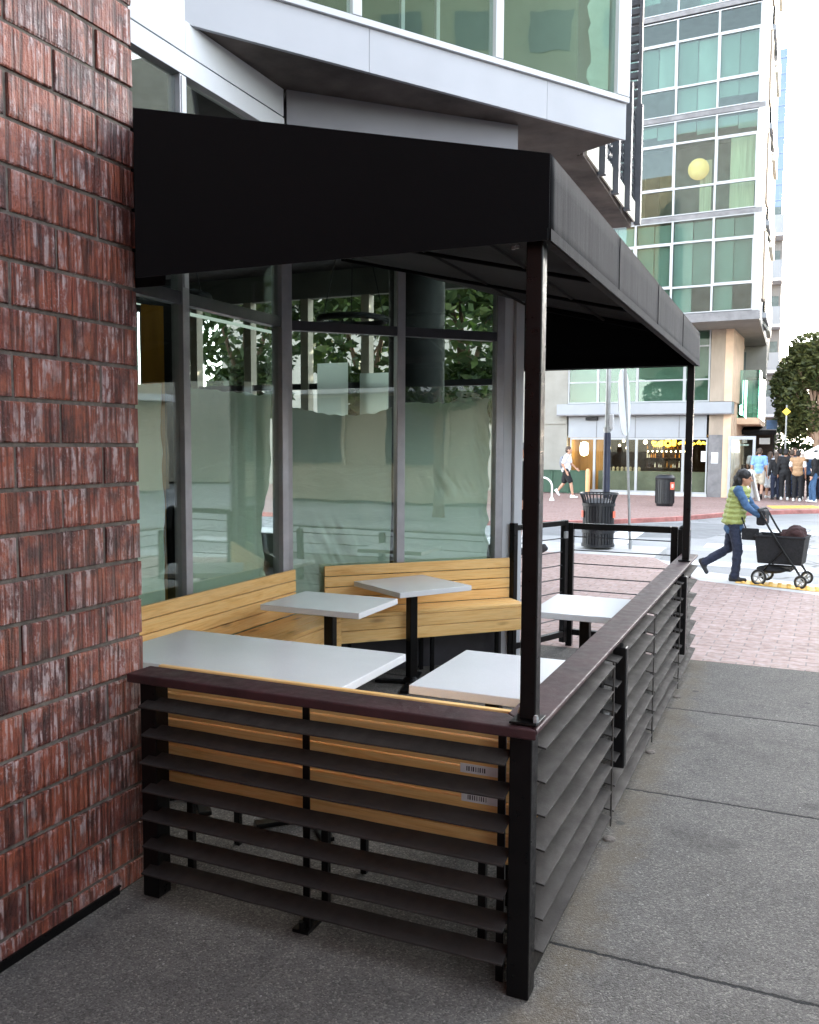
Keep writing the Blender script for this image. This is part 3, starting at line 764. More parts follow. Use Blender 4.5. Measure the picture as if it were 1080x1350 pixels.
# film on the inside of the glass
def film(P, s0, s1, topf, lf, rf, name='film', crumple=()):
    nu, nv = 84, 150; vs = []; fs = []
    for j in range(nv+1):
        v = j/nv
        for i in range(nu+1):
            u = i/nu
            l = s0+lf(v); r = s1-rf(v)
            s = l+(r-l)*u; top = topf(u)
            z = .365+(top-.365)*v
            e = max(0, 1-(1-u)*6, (v-.86)*6)
            o = .018 + .004*noise.noise((s*3,z*2.2,5)) + .012*e*abs(noise.noise((s*9,z*7,2)))
            for (cs,cz,ws,wz,am) in crumple:
                g = math.exp(-((s-cs)/ws)**2-((z-cz)/wz)**2)
                q = Vector(((s-cs)*9+(z-cz)*4, (z-cz)*3.2, cs*7))
                o += am*g*((1-abs(noise.noise(q)*2.2))*.6 + .35*noise.noise(q*2.9))
            x, y = P(s, -max(o,.002))
            vs.append((x,y,z))
    for j in range(nv):
        for i in range(nu): fs.append((j*(nu+1)+i, j*(nu+1)+i+1, (j+1)*(nu+1)+i+1, (j+1)*(nu+1)+i))
    ob = MB().add(vs, fs).build(name, M['film'], cb, smooth=True, world=True)
    return ob
PA = lambda s, o: (XA-.013+o, s)
PB = lambda s, o: tuple(cA + dB*s + nB*(-.013+o))
nz = lambda a, k, sd: a*noise.noise((k, sd, .3))
film(PA, 2.795, 4.340, lambda u: 2.10+nz(.03,u*9,1), lambda v: 0, lambda v: .13+nz(.03,v*8,4))
film(PA, 4.410, 5.457, lambda u: 2.11+nz(.02,u*9,7), lambda v: 0, lambda v: .05+.11*max(0,math.sin(v*5.2-.6))+nz(.03,v*9,2), crumple=((5.34,.95,.10,.28,.06),))
film(PB, .06, .875, lambda u: 2.03-.05*math.sin(u*3.14)+.07*max(0,u-.8)*5*.3+nz(.02,u*11,3), lambda v: 0, lambda v: .02+.07*max(0,.5-v), crumple=((.36,.90,.17,.20,.075),))
film(PB, .945, 1.725, lambda u: 2.09+.06*max(0,(u-.55))*2+nz(.05,u*14,9)*max(.1,u), lambda v: 0, lambda v: .015+abs(nz(.06,v*9,8)), crumple=((1.64,1.80,.09,.30,.06),(1.38,1.45,.20,.10,.045),(1.68,1.2,.06,.3,.05)))
# crumpled torn backing along the film edges
def shred(P, s, z, w, h, seed, m):
    rnd = random.Random(seed); n = 9; vs = []; fs = []
    for j in range(n+1):
        for i in range(n+1):
            u, v = i/n-.5, j/n-.5
            k = 1+.45*noise.noise((u*3,v*3,seed))
            x, y = P(s+u*w*k*(1-.5*(v+.5)), -.05-.04*abs(noise.noise((u*6,v*6,seed+.5))))
            vs.append((x,y,z+v*h*k))
    for j in range(n):
        for i in range(n):
            if rnd.random() > .04: fs.append((j*(n+1)+i, j*(n+1)+i+1, (j+1)*(n+1)+i+1, (j+1)*(n+1)+i))
    part('torn_film', MB().add(vs, fs), m, smooth=True)
shred(PB, 1.52, 2.13, .34, .10, 5, M['filmwhite'])
# the room behind the glass
ry = 10.6
part('room_wall', MB().box(-9.3,-9.2,2.5,ry,0,4.26).box(-9.2,XA-.10,2.5,2.70,0,4.26), M['intwall'])
part('room_floor', MB().prism([(-9.2,2.71),(XA-.061,2.71),(XA-.061,5.56),Bp(1.96,-.17),tuple(NR1),(NR1.x,ry),(-9.2,ry)], -.11, .02), M['intfloor'])
part('room_ceiling', MB().prism([(-9.2,2.71),(XA-.061,2.71),(XA-.061,5.56),Bp(.0,-.051),Bp(1.9,-.17),tuple(NR1),(NR1.x,ry),(-9.2,ry)], 4.10, 4.25), M['intdark'])
nw = MB(); nw.box(-9.2,NR1.x,ry-.1,ry,0,.5).box(-9.2,NR1.x,ry-.1,ry,3.75,4.1)
part('room_wall', nw, M['intwall'])
for k in range(7):
    x = -9.0+.93*k
    part('north_window_frame', MB().box(x-.06,x+.06,ry-.12,ry+.02,.502,3.748), M['beigeframe'])
part('north_window_frame', MB().box(-9.2,NR1.x,ry-.09,ry-.01,2.52,2.60), M['greyframe'])
def m_frost():
    t = NT('frosted_window_paper'); d = t.n('ShaderNodeBsdfDiffuse'); d.inputs[0].default_value = (.8,.84,.8,1)
    tl = t.n('ShaderNodeBsdfTranslucent'); tl.inputs[0].default_value = (.8,.86,.8,1); mx = t.n('ShaderNodeMixShader'); mx.inputs[0].default_value = .7
    t.l(d.outputs[0], mx.inputs[1]); t.l(tl.outputs[0], mx.inputs[2]); t.l(mx.outputs[0], t.out.inputs['Surface']); return t.m
M['frost'] = m_frost()
part('window_paper', MB().box(-5.99,-5.52,ry-.150,ry-.146,1.95,2.86), M['frost'])
part('window_paper', MB().box(-5.34,-4.88,ry-.150,ry-.146,1.95,2.71), M['frost'])
part('interior_column', MB().cyl((-3.35,7.75,.02),(-3.35,7.75,4.10),.27,n=24), M['intdark'], smooth=True)
part('interior_partition', MB().box(-5.60,-5.34,6.5,6.62,.021,3.25), M['orange'])
part('interior_partition', MB().box(-5.34,-5.12,6.5,6.6,.021,3.25), M['intdark'])
part('interior_partition', MB().box(-7.6,-7.5,5.3,8.0,.021,2.5), M['intwall'])
part('ceiling_light', MB().box(-6.3,-6.26,7.2,10.0,3.2,3.23), M['striplight'])
# upper bay
fL, fR = Vector((-3.447,4.410)), Vector((-1.367,7.467)); dF = (fR-fL).normalized(); nF = Vector((dF.y,-dF.x))
Fp = lambda s, o=0: tuple(fL + dF*s + nF*o)
LF = (fR-fL).length
notch = (-1.795,7.692); bend = (-1.843,10.43)
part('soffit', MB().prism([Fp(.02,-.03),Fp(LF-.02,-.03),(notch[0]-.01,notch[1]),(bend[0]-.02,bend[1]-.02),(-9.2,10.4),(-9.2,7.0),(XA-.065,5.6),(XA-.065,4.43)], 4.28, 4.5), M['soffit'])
for (a,b) in ((.0,1.28),(1.283,2.85),(2.853,LF)):
    part('fascia', MB().wall(Fp(a),Fp(b),4.268,4.555,.03,-.0), M['fascia'], bev=.002)
part('fascia_trim', MB().wall(Fp(0),Fp(LF+.01),4.558,4.60,.07,-.025), M['white'], bev=.002)
ms = [0.02, 1.175, 2.365, 3.60]
for s in ms:
    part('bay_mullion', MB().wall(Fp(s-.035),Fp(s+.035),4.602,7.3,.09,-.03), M['white'], bev=.003)
for a,b in zip(ms[:-1], ms[1:]):
    part('bay_pane', MB().wall(Fp(a+.036),Fp(b-.036),4.603,7.25,.008,.01), M['glassup'])
part('bay_corner', MB().wall(Fp(3.636),Fp(LF+.005),4.602,7.3,.09,-.03), M['white'], bev=.003)
part('bay_head', MB().wall(Fp(0),Fp(LF),7.302,7.9,.09,-.03), M['white'])
part('bay_ceiling', MB().prism([Fp(.05,-.1),Fp(LF-.05,-.1),(-2.0,7.6),(-2.0,9.9),(-8,9.9),(-8,4.5)], 7.26, 7.5), M['bayint'])
part('bay_floor', MB().prism([Fp(.06,-.12),Fp(LF-.06,-.12),(-1.9,7.65),(-8,9.9),(-8,4.6)], 4.502, 4.56), M['intfloor'])
part('bay_side_wall', MB().wall(Fp(LF+.006,-.04),notch,4.602,7.9,.06,.0), M['white'])
part('bay_back_wall', MB().wall((-8,5.4),(-2.0,9.9),4.57,7.25,.1), M['bayint'])
for (s0,s1,zz,hh) in ((1.75,2.2,4.9,1.3),(2.75,3.15,5.0,1.1),(.4,.8,4.9,1.4)):
    part('inner_window_frame', MB().wall(Fp(s0,-2.0),Fp(s0+.04,-2.0),zz,zz+hh,.04).wall(Fp(s1,-2.0),Fp(s1+.04,-2.0),zz,zz+hh,.04).wall(Fp(s0,-2.02),Fp(s1+.04,-2.02),zz+hh,zz+hh+.05,.03), M['white'])
mb = MB(); vs = []; n = 26
for i in range(n+1):
    v = i/n; z = 4.66+1.6*v
    wv = .10+.10*abs(noise.noise((z*6,1,4)))+.05*v
    for (s,o) in ((3.50-wv,-.10),(3.555,-.07)): vs.append((*Fp(s,o),z))
mb.add(vs, [(2*i,2*i+1,2*i+3,2*i+2) for i in range(n)])
ob = part('torn_blind', mb, M['filmwhite']); sm = ob.modifiers.new('thick','SOLIDIFY'); sm.thickness = .004
# balcony behind the bay
part('balcony_edge', MB().wall((notch[0]+.02,notch[1]+.03),(bend[0]+.02,bend[1]),4.275,4.50,.05,.0), M['soffit'])
for k in range(4):
    y0 = 7.80+.66*k
    part('balcony_panel', MB().box(-1.775,-1.758,y0,y0+.50,4.30,4.52), M['cream'])
    part('balcony_post', MB().box(-1.775,-1.705,y0+.52,y0+.60,4.28,5.6), M['lattice'])
mb = MB()
for k in range(10): mb.box(-1.80,-1.778,7.75,10.42,4.60+.10*k,4.625+.10*k)
for k in range(27): mb.box(-1.783,-1.774,7.75+.1*k,7.76+.1*k,4.56,5.55)
part('balcony_railing', mb, M['lattice'])
mb = MB()
for k in range(36): mb.box(-2.35,-1.75,10.44,10.50,4.35+.10*k,4.41+.10*k)
mb.box(-1.78,-1.74,10.40,10.439,4.3,8.0)
part('louvre_screen', mb, M['lattice'])
part('upper_wall', MB().box(-9.2,-2.02,10.0,10.42,4.51,8.0), M['fascia'])
part('balcony_slab', MB().prism([(-2.0,7.7),(-1.79,7.7),(-1.84,10.43),(-2.0,10.43)],7.2,7.5), M['cream'])

part('upper_storeys', MB().box(-9.2,-2.6,2.75,9.98,8.02,19).wall(Fp(.2,-.4),Fp(LF-.2,-.4),7.91,8.0,.3), M['fascia'])
part('upper_storeys', MB().box(-14,BX-.4,-26,2.69,6.62,19).box(-14,BX-.36,-26,-5.61,0,6.61), M['bronze'])
# ring pendants hanging inside the shop
for (x,y,lab) in ((-3.62,6.95,'black ring pendant lamp behind the left half of the diagonal shop window'),(-4.35,5.35,'black ring pendant lamp behind the window next to the brick wall')):
    t = thing('ring_pendant', lab, 'lamp', (x,y,2.86), 0, 'ring pendants inside the shop')
    ring = [(.30*math.cos(2*math.pi*i/32), .30*math.sin(2*math.pi*i/32), 0) for i in range(32)]
    MB().tube(ring, .028, 8, True).build('ring', M['intdark'], t, smooth=True)
    mb = MB()
    for k in range(3):
        a = 2*math.pi*k/3; mb.cyl((.30*math.cos(a),.30*math.sin(a),.02),(0,0,1.24),.004,n=6)
    mb.build('cable', M['intdark'], t)

# ------------------------------------------------------------------ tower block across the side street
tb = thing('tower_block', 'tall glass apartment block with white frames and a lit shop at its foot', 'building', (-2.54,32.57,0), math.atan2(-.36,6.0))
tD = Vector((6.0,-.36,0)).normalized(); tN = Vector((-.36,-6.0,0)).normalized(); tB = Vector((-2.54,32.57,0))
KB = .93
def bayp(s, z):
    """facade point (metres along, height) carried onto the plane of the projecting bay"""
    p = tB + tD*s + Vector((0,0,z)); c = Vector((0,0,H)); p = c + (p-c)*KB
    return (p-tB).dot(tD), p.z
BY = -( (tB*(KB) - tB).dot(tN) )      # local y of the bay front (negative = towards us)
def tpart(name, mb, m, parent=None, **k): return mb.build(name, m, parent or tb, **k)
cols = [-4.35,-3.02,-1.72,-.33,1.02]
floors = [6.46, 9.90, 13.36, 16.86, 20.3]
def bx(mb, s0, s1, z0, z1, y0, y1):
    a, c = bayp(s0,z0); b, d = bayp(s1,z1); return mb.box(a,b,y0,y1,c,d)
looks = {}
rnd = random.Random(4)
for fi in range(4):
    z = floors[fi]
    tpart('floor_band', bx(MB(), -4.4, 1.22, z-.16, z+.0, BY-.04, BY+.3), M['band'], bev=.004)
    tpart('floor_slab', bx(MB(), -4.35, 1.1, z-.12, z+.02, BY+.31, BY+4.5), M['room'])
    rws = [(z+.02,z+.95),(z+.95,z+2.5),(z+2.5,z+3.28)]
    for ci in range(4):
        for ri,(za,zb) in enumerate(rws):
            c0, c1 = cols[ci], cols[ci+1]
            t_ = .065 if (ri == 1 and ci != 2) else .035
            f = MB()
            bx(f,c0,c0+t_,za,zb,BY-.03,BY+.05); bx(f,c1-t_,c1,za,zb,BY-.03,BY+.05)
            bx(f,c0+t_,c1-t_,za,za+t_,BY-.03,BY+.05); bx(f,c0+t_,c1-t_,zb-t_,zb,BY-.03,BY+.05)
            fo = tpart('window', f, M['tower_white'])
            tpart('pane', bx(MB(),c0+t_,c1-t_,za+t_,zb-t_,BY+.005,BY+.015), M['tglass'], fo)
    for ci in range(4):      # blinds let down to different heights in front of the rooms
        for hf in (0,1):
            c0, c1 = cols[ci]+.05, cols[ci+1]-.05
            mid_ = (c0+c1)/2; a_, b_ = (c0, mid_-.01) if hf == 0 else (mid_+.01, c1)
            if fi == 1 and ci > 0: lo, hi = z+2.85-.1*hf, z+3.2
            elif fi == 2 and ci == 1: lo, hi = z+.95, z+2.45
            elif fi == 2: lo, hi = z+rnd.choice((.05,.05,.4,1.1)), z+2.46
            else: lo, hi = z+rnd.choice((.05,.05,.05,.5,1.0)), z+3.2
            tpart('blind', bx(MB(), a_, b_, lo, hi, BY+.10+.03*hf, BY+.12+.03*hf), M[rnd.choice(('blind','blind','blind2','blind3'))])
tpart('room_wall', bx(MB(), -4.4, 1.1, 6.4, 21, BY+3.0, BY+3.2), M['room'])
a0 = bayp(1.02,6.3)
tpart('curtain', bx(MB(), .1,.9, 9.98, 12.5, BY+.4, BY+.45), M['curtain'])
tpart('curtain', bx(MB(), -1.0,-.6, 9.98, 12.0, BY+.9, BY+.95), M['curtain'])
ls, lz = bayp(-1.0, 11.62); ls2, lz2 = bayp(-.72, 11.62)
tpart('room_lamp', MB().ball((ls,BY+.6,lz),.34,20,12), M['paperlamp'], smooth=True)
tpart('picture', bx(MB(), -2.9,-2.4,10.1,11.6, BY+.8, BY+.85), M['intdark'])
# bay end and underside
sE0, zz = bayp(1.02,6.3); sE1, _ = bayp(1.26,6.3)
FM0 = Matrix.Translation((sE1,BY,0)) @ Matrix.Rotation(R(3.43),4,'Z')
_, zb0 = bayp(0,6.30); _, zt0 = bayp(0,21)
tpart('bay_end', MB().prism([(sE0+.002,BY-.03),(sE1,BY-.03),tuple((FM0 @ Vector((0,8,0))).xy),(sE0-.45,BY+8)],zb0,zt0), M['tower_white'])
sL,_ = bayp(-4.4,6)
tpart('bay_soffit', MB().prism([(sL,BY-.02),(sE1-.01,BY-.02),(sE1-.49,BY+8),(sL,BY+8)],zb0-.12,zb0-.002), M['stucco'])
tpart('floor_band', MB().box(sL,sE1+.02,BY-.06,BY-.022,zb0-.14,zb0+.12), M['band'])
# right flank: recessed balconies, slabs and timber strips
sx = sE1
FM = Matrix.Translation((sx,BY,0)) @ Matrix.Rotation(R(3.43),4,'Z')
def fl(mb, *a): return mb.box(*a, FM)
for fi in range(5):
    z = [6.2,9.3,12.5,15.7,19.0][fi]
    for q in range(2):
        y0 = 2.4+q*3.6
        tpart('flank_balcony', fl(fl(MB(), 0,.13,y0,y0+2.6,z,z+.18), .11,.13,y0,y0+2.6,z+.181,z+1.1), M['cream'] if q % 2 else M['panelgrey'])
    tpart('flank_panel', fl(MB(), .002,.05,5.2,9.4,z+1.5,z+2.7), M['peach'] if fi % 2 else M['tower_white'])
    tpart('flank_screen', fl(MB(), .002,.07,.9,1.6,z+.4,z+2.6), M['pier'])
tpart('flank_wall', fl(MB(), -2,-.004,8.05,9.6,4.6,zt0), M['stucco'])
# lower storeys
tpart('upper_glazing_back', MB().box(-5.5,-.3,.5,.6,3.36,5.9), M['bayint'])
gl = [-5.42,-4.28,-2.83,-1.16,-.30]
for a,b in zip(gl[:-1], gl[1:]):
    f = MB().box(a,a+.05,-.02,.06,3.37,5.95).box(b-.05,b,-.02,.06,3.37,5.95)
    for zz in (3.37,4.13,5.3): f.box(a+.05,b-.05,-.02,.06,zz,zz+.05)
    fo = tpart('window', f, M['tower_white'])
    tpart('pane', MB().box(a+.05,b-.05,.01,.02,3.42,5.95), M['tglass'], fo)
tpart('wall', MB().box(-22,-5.44,0,.4,0,19.0), M['stucco'])
tpart('wall_ledge', MB().box(-14,-5.45,-.05,-.001,2.62,2.95), M['stucco'])
tpart('wall', MB().box(-5.43,.4,.02,4,6.0,6.3), M['stucco'])
tpart('pier', MB().box(-.28,.20,-.04,.5,3.37,6.2), M['pier'])
tpart('pier', MB().box(.203,.46,-.06,3,3.37,6.2), M['peach'])  # right side of the pier, sunlight painted in with peach
tpart('pier', MB().box(-.28,.20,-.03,.5,2.2,2.905), M['pier'])
tpart('pier', MB().box(-.28,.20,-.03,.5,0,2.198), M['band'])
tpart('pier', MB().box(.203,.46,-.05,.8,0,2.905), M['peach'])
tpart('ledge', MB().box(-5.75,.50,-.35,.35,2.93,3.34), M['panelgrey'], bev=.01)
tpart('ledge_edge', MB().box(-5.75,.52,-.36,-.352,2.905,2.955), M['band'])
tpart('signboard_panel', MB().box(-5.38,-.36,-.02,.1,2.10,2.90), M['panelgrey'])
for s in (-4.3,-2.86,-1.3): tpart('panel_joint', MB().box(s-.012,s+.012,-.026,-.021,2.10,2.90), M['band'])
tpart('wall_lamp', MB().box(-4.7,-4.25,-.12,-.021,2.74,2.86), M['intdark'])
sg = [-5.30,-4.36,-2.80,-1.14,-.31]
for i,(a,b) in enumerate(zip(sg[:-1], sg[1:])):
    f = MB().box(a,a+.045,-.04,.05,.10,2.09).box(b-.045,b,-.04,.05,.10,2.09).box(a+.045,b-.045,-.04,.05,.10,.16).box(a+.045,b-.045,-.04,.05,2.03,2.09)
    fo = tpart('shop_window', f, M['tower_white'])
    tpart('pane', MB().box(a+.045,b-.045,0,.012,.16,2.03), m_glass('shop_glass',(.86,.86,.80),-.03) if i == 0 else bpy.data.materials['shop_glass'], fo)
tpart('shop_plinth', MB().box(-5.32,-.29,-.07,.1,0,.10), M['kerb'])
tpart('shop_interior', MB().box(-5.4,-.28,3.0,3.1,0,2.9), M['shopdark'])
tpart('core', MB().box(-13.9,-.3,3.12,14,0,5.98).box(-13.9,-5.5,.41,3.1,0,5.98).box(-5.49,-.29,.62,3.1,2.95,5.97), M['stucco'])
tpart('core', MB().box(-.285,-.02,.51,3.0,0,2.9).box(.0,.2,.51,3.0,3.37,5.98), M['shopdark'])
tpart('bay_core', MB().box(sL,sE1-1.1,BY+3.21,BY+16,zb0+.01,zt0).box(sL-.1,sL-.001,BY+.1,BY+16,zb0,zt0), M['room'])
tpart('shop_interior', MB().box(-5.38,-4.4,1.6,1.65,0,2.9).box(-5.4,-.3,.11,3.0,2.15,2.2).box(-5.41,-5.36,.2,3.0,0,2.15), M['shopwarm'])
tpart('shop_floor', MB().box(-5.38,-.3,.11,3.0,.0,.08), M['shopcounter'])
tpart('shop_counter', MB().box(-4.3,-.33,.35,.9,.08,.86), M['shopcounter'], bev=.01)
tpart('shop_shelf', MB().box(-2.75,-1.2,1.2,1.5,.95,1.0).box(-2.75,-1.2,1.2,1.5,1.33,1.36).box(-2.75,-1.2,1.2,1.5,1.66,1.69).box(-2.76,-1.19,1.51,1.55,.9,2.0), M['shopdark'])
mb1, mb2, mb3 = MB(), MB(), MB()
for row,zz in enumerate((1.0,1.36,1.69)):
    for k in range(20):
        s = -2.68+.074*k
        if rnd.random() < .85:
            h = rnd.uniform(.10,.24); r = rnd.uniform(.018,.03)
            rnd.choice((mb1,mb2,mb3)).lathe([(r,0),(r,h*.6),(r*.4,h*.75),(r*.4,h)],(s,1.3,zz),8)
tpart('bottles', mb1, M['paper']); tpart('bottles', mb2, M['orange']); tpart('bottles', mb3, M['maroon'])
mb = MB()
for k in range(9): mb.lathe([(.05,0),(.06,.12),(.02,.16)],(-4.1+.16*k,.6,.86),8)
tpart('counter_jars', mb, M['curtain'])
# yellow neon writing in the shop window
def stroke(mb, pts, r=.042): mb.tube([(s,-.0+.10,z) for s,z in pts], r, 6)
mb = MB()
def circ(cx, cz, rx, rz, n=14): return [(cx+rx*math.cos(2*math.pi*i/n), cz+rz*math.sin(2*math.pi*i/n)) for i in range(n+1)]
stroke(mb, [(-2.22,1.98),(-2.22,1.84),(-2.14,1.80),(-2.08,1.86)]); stroke(mb, [(-2.28,1.93),(-2.12,1.93)])
stroke(mb, circ(-1.98,1.87,.06,.065)); stroke(mb, [(-1.91,2.0),(-1.91,1.80)])
stroke(mb, circ(-1.70,1.90,.10,.10)); stroke(mb, [(-1.52,2.02),(-1.52,1.80)]); stroke(mb, [(-1.45,2.02),(-1.46,1.80)])
stroke(mb, [(-1.33,1.87),(-1.24,1.93),(-1.16,1.86),(-1.08,1.93),(-1.02,1.99),(-.98,1.86),(-.90,1.92),(-.82,1.86),(-.76,1.90)])
stroke(mb, [(-.68,1.88),(-.62,1.98),(-.56,1.88),(-.48,1.93),(-.40,1.88)])
tpart('neon_writing', mb, M['neon'], smooth=True)
tpart('globe_lamp', MB().ball((-2.55,.3,1.94),.075,12,8), M['lampglow'], smooth=True)
tpart('globe_lamp', MB().ball((-3.4,.5,1.98),.05,12,8), M['lampglow'], smooth=True)
for k in range(9):
    tpart('shelf_lamp', MB().ball((-2.62+.17*k,1.12,1.60),.030,8,6), M['lampglow'], smooth=True)
for k in range(4):
    tpart('globe_lamp', MB().ball((-4.1+.33*k,1.2+.2*(k%2),1.72+.1*(k%2)),.045,8,6), M['lampglow'], smooth=True)
tpart('lantern', MB().lathe([(.03,-.27),(.14,-.22),(.165,0),(.14,.22),(.03,.27)],(-4.86,.35,1.68),16), M['lampglow'], smooth=True)
tpart('notice', MB().box(-.52,-.36,-.012,-.004,1.25,1.62), M['paper'])
tpart('notice', MB().box(-.17,.06,-.036,-.031,1.2,1.58), M['paper'])
# white framed glass door standing open at the corner
dr = thing('open_door', 'white framed glass door standing open at the corner of the shop', 'door', (-2.13,32.3,0), R(-8))
MB().box(0,.09,-.03,.03,.02,2.15).box(.80,.89,-.03,.03,.02,2.15).box(.09,.80,-.03,.03,2.03,2.15).box(.09,.80,-.03,.03,.02,.2).build('frame', M['tower_white'], dr, bev=.004)
MB().box(.09,.80,-.005,.005,.2,2.03).build('pane', M['glass'], dr)
MB().box(.25,.62,.25,.27,1.82,1.88).box(.25,.62,.25,.27,.66,.70).box(.78,.80,-.08,-.031,.9,1.3).build('handle', M['galv'], dr)

# ------------------------------------------------------------------ buildings further along
def slabs(t, x0, x1, y, zs, m):
    for z in zs: MB().box(x0,x1,y-1.3,y,z,z+.22).build('balcony', m, t, world=True)
fbld = thing('apartment_building', 'narrow taupe apartment block with stacked balconies beyond the tower', 'building', (-1.9,58,0))
MB().box(-6,-1.12,58,80,0,14.9).build('wall', M['greybld'], fbld, world=True)
for z in (3.6,6.2,8.9,11.6,14.2):
    b = MB().box(-1.95,-1.06,56.6,57.99,z,z+.18).build('balcony', M['white'], fbld, world=True)
    MB().box(-1.9,-1.10,56.58,56.62,z+.18,z+1.2).box(-1.10,-1.07,56.62,57.9,z+.18,z+1.2).build('balustrade', M['panelgrey'], b, world=True)
    MB().box(-1.8,-1.25,57.95,57.99,z+.2,z+2.0).build('window', M['farglass'], fbld, world=True)
bt = thing('office_tower', 'slim pale blue glass tower far behind the apartment blocks', 'building', (-5,120,0))
MB().box(-7.5,-2.55,120,126,0,50.6).build('wall', M['bluetower'], bt, world=True)
mb = MB()
for k in range(26): mb.box(-7.5,-2.54,119.93,119.99,2+1.9*k,2.2+1.9*k)
mb.build('floor_band', plain('blue_tower_band',(.13,.18,.29),.4,.1,2), bt, world=True)
# corner house with glass balcony behind the pier
gb = thing('balcony_house', 'cream corner house with a green glass balcony above the food stall', 'building', (-2.2,37,0))
MB().box(-2.75,-2.02,33.8,52,0,9.5).build('wall', M['peach'], gb, world=True)
MB().box(-2.02,-1.25,34.6,41,2.62,2.85).build('balcony', M['peach'], gb, world=True)
MB().box(-2.01,-1.30,34.62,34.66,2.86,4.6).box(-1.31,-1.27,34.67,41,2.86,4.6).build('balustrade', M['gglass'], gb, world=True)
MB().box(-2.02,-1.96,34.9,37,3.0,5.6).box(-2.02,-1.96,38,40,3.0,5.6).build('window', M['farglass'], gb, world=True)
MB().box(-2.02,-1.6,41.2,51,5.0,5.3).box(-2.02,-1.5,42,51,8,8.3).build('ledge', M['white'], gb, world=True)
# the far side of the main street, seen only in the shop glass
eb = thing('street_block', 'long beige block across the main street mirrored in the shop glass', 'building', (18,4,0))
MB().box(16,26,-30,28,0,5.2).build('wall', M['bronze'], eb, world=True)
mb = MB(); mb2 = MB()
for k in range(15):
    for z in (1.2,):
        y = -28+3.6*k; mb.box(15.93,15.99,y,y+2.0,z,z+2.1); mb2.box(15.90,15.995,y-.12,y-.002,z-.1,z+2.2); mb2.box(15.90,15.995,y+2.002,y+2.12,z-.1,z+2.2); mb2.box(15.88,15.995,y-.12,y+2.12,z+2.202,z+2.35)
mb.build('window', M['eastwin'], eb, world=True); mb2.build('window_trim', M['bronze'], eb, world=True)
MB().box(15.4,15.99,-30,28,3.4,3.65).box(15.7,15.99,-30,28,5.2,5.4).build('cornice', M['white'], eb, world=True)
e3 = thing('tall_block', 'tall olive apartment slab to the east mirrored in the bay windows', 'building', (46,12,0))
MB().box(40,52,-3,22,0,31).build('wall', plain('olive_render',(.21,.215,.16),.85,.1,1), e3, world=True)
mb = MB()
for z in range(7):
    for k in range(6): mb.box(39.93,39.99,-1.6+4*k,.6+4*k,3+4*z,5+4*z)
mb.build('window', M['eastwin'], e3, world=True)
e2 = thing('street_block', 'taller beige block out of view, added up the main street to block the low sun', 'building', (18,45,0))  # out of view; put in to keep the sun off patio and crossing
MB().box(16,26,34,130,0,20).build('wall', M['stucco'], e2, world=True)
MB().box(15.7,15.99,34,130,19.5,20).build('cornice', M['white'], e2, world=True)

# ------------------------------------------------------------------ trees
def leaves(mb, centres, count, size, rnd, droop=.2):
    for _ in range(count):
        c, r = rnd.choice(centres)
        while True:
            d = Vector((rnd.uniform(-1,1), rnd.uniform(-1,1), rnd.uniform(-1,1)))
            if d.length < 1: break
        d = d.normalized()*(d.length**.45)
        p = Vector(c) + Vector((d.x*r[0], d.y*r[1], d.z*r[2]))
        s = size*rnd.uniform(.6,1.3)
        a = Vector((rnd.gauss(0,1), rnd.gauss(0,1), rnd.gauss(0,.6)-droop)).normalized(); b = a.cross(Vector((rnd.gauss(0,1),rnd.gauss(0,1),rnd.gauss(0,1)))).normalized()
        mb.add([p-a*s, p+b*s*.42, p+a*s, p-b*s*.42], [(0,1,2,3)])
def tree(label, loc, h, crown, count, size, seed, leafm='leaf', bark='bark', r=.12, group=None, limbs=None, trunk_h=None):
    rnd = random.Random(seed)
    t = thing('street_tree', label, 'tree', loc, 0, group)
    th = trunk_h or h*.45
    mb = MB(); top = Vector((rnd.uniform(-.1,.1), rnd.uniform(-.1,.1), th))
    mb.tube([(0,0,-.02),(.02,0,th*.3),(top.x*.6,top.y*.6,th*.7),tuple(top)], [r*1.25,r,r*.85,r*.7], 10)
    for (c, rad) in crown:
        e = Vector(c); m_ = top.lerp(e,.5)+Vector((rnd.uniform(-.15,.15),rnd.uniform(-.15,.15),.1))
        mb.tube([tuple(top-Vector((0,0,.15))), tuple(m_), tuple(e)], [r*.55,r*.36,r*.12], 7)
        for _ in range(3):
            d = Vector((rnd.uniform(-1,1)*rad[0],rnd.uniform(-1,1)*rad[1],rnd.uniform(-.3,1)*rad[2]))*.8
            mb.tube([tuple(m_), tuple(e+d*.5), tuple(e+d)], [r*.25,r*.14,r*.05], 5)
    mb.build('trunk', M[bark], t, smooth=True)
    mb = MB(); leaves(mb, crown, count, size, rnd); mb.build('crown', M[leafm], t)
    return t
tree('dark leafy street tree with pale bare limbs behind the crowd at the right edge', (.75,36.5,0), 6.5,
     [((-.75,0,4.7),(.75,.9,.65)),((-.35,.2,5.5),(.8,.9,.65)),((.5,0,5.3),(1.1,1,.75)),((-1.05,0,3.7),(.65,.8,.65)),((-.55,.3,3.2),(.6,.8,.55)),((.9,.2,4.3),(1,1,.8)),((-.1,0,4.4),(.6,.7,.5)),((-1.15,.2,4.2),(.6,.6,.6)),((-.9,.2,3.1),(.6,.6,.6)),((-.3,.3,2.7),(.7,.6,.5)),((-.55,.1,5.2),(.6,.6,.5)),((1.9,0,4.6),(1.2,1.2,1.2)),((1.4,.2,3.2),(.8,.8,.6)),((-.9,.4,2.6),(.4,.5,.4)),((-.2,.5,5.0),(1,.6,.8)),((-.6,.6,4.2),(.9,.5,.8)),((.6,.6,4.0),(1,.5,.9))], 14500, .115, 3, 'leafdk', 'barkpale', .13, None, None, 2.2)
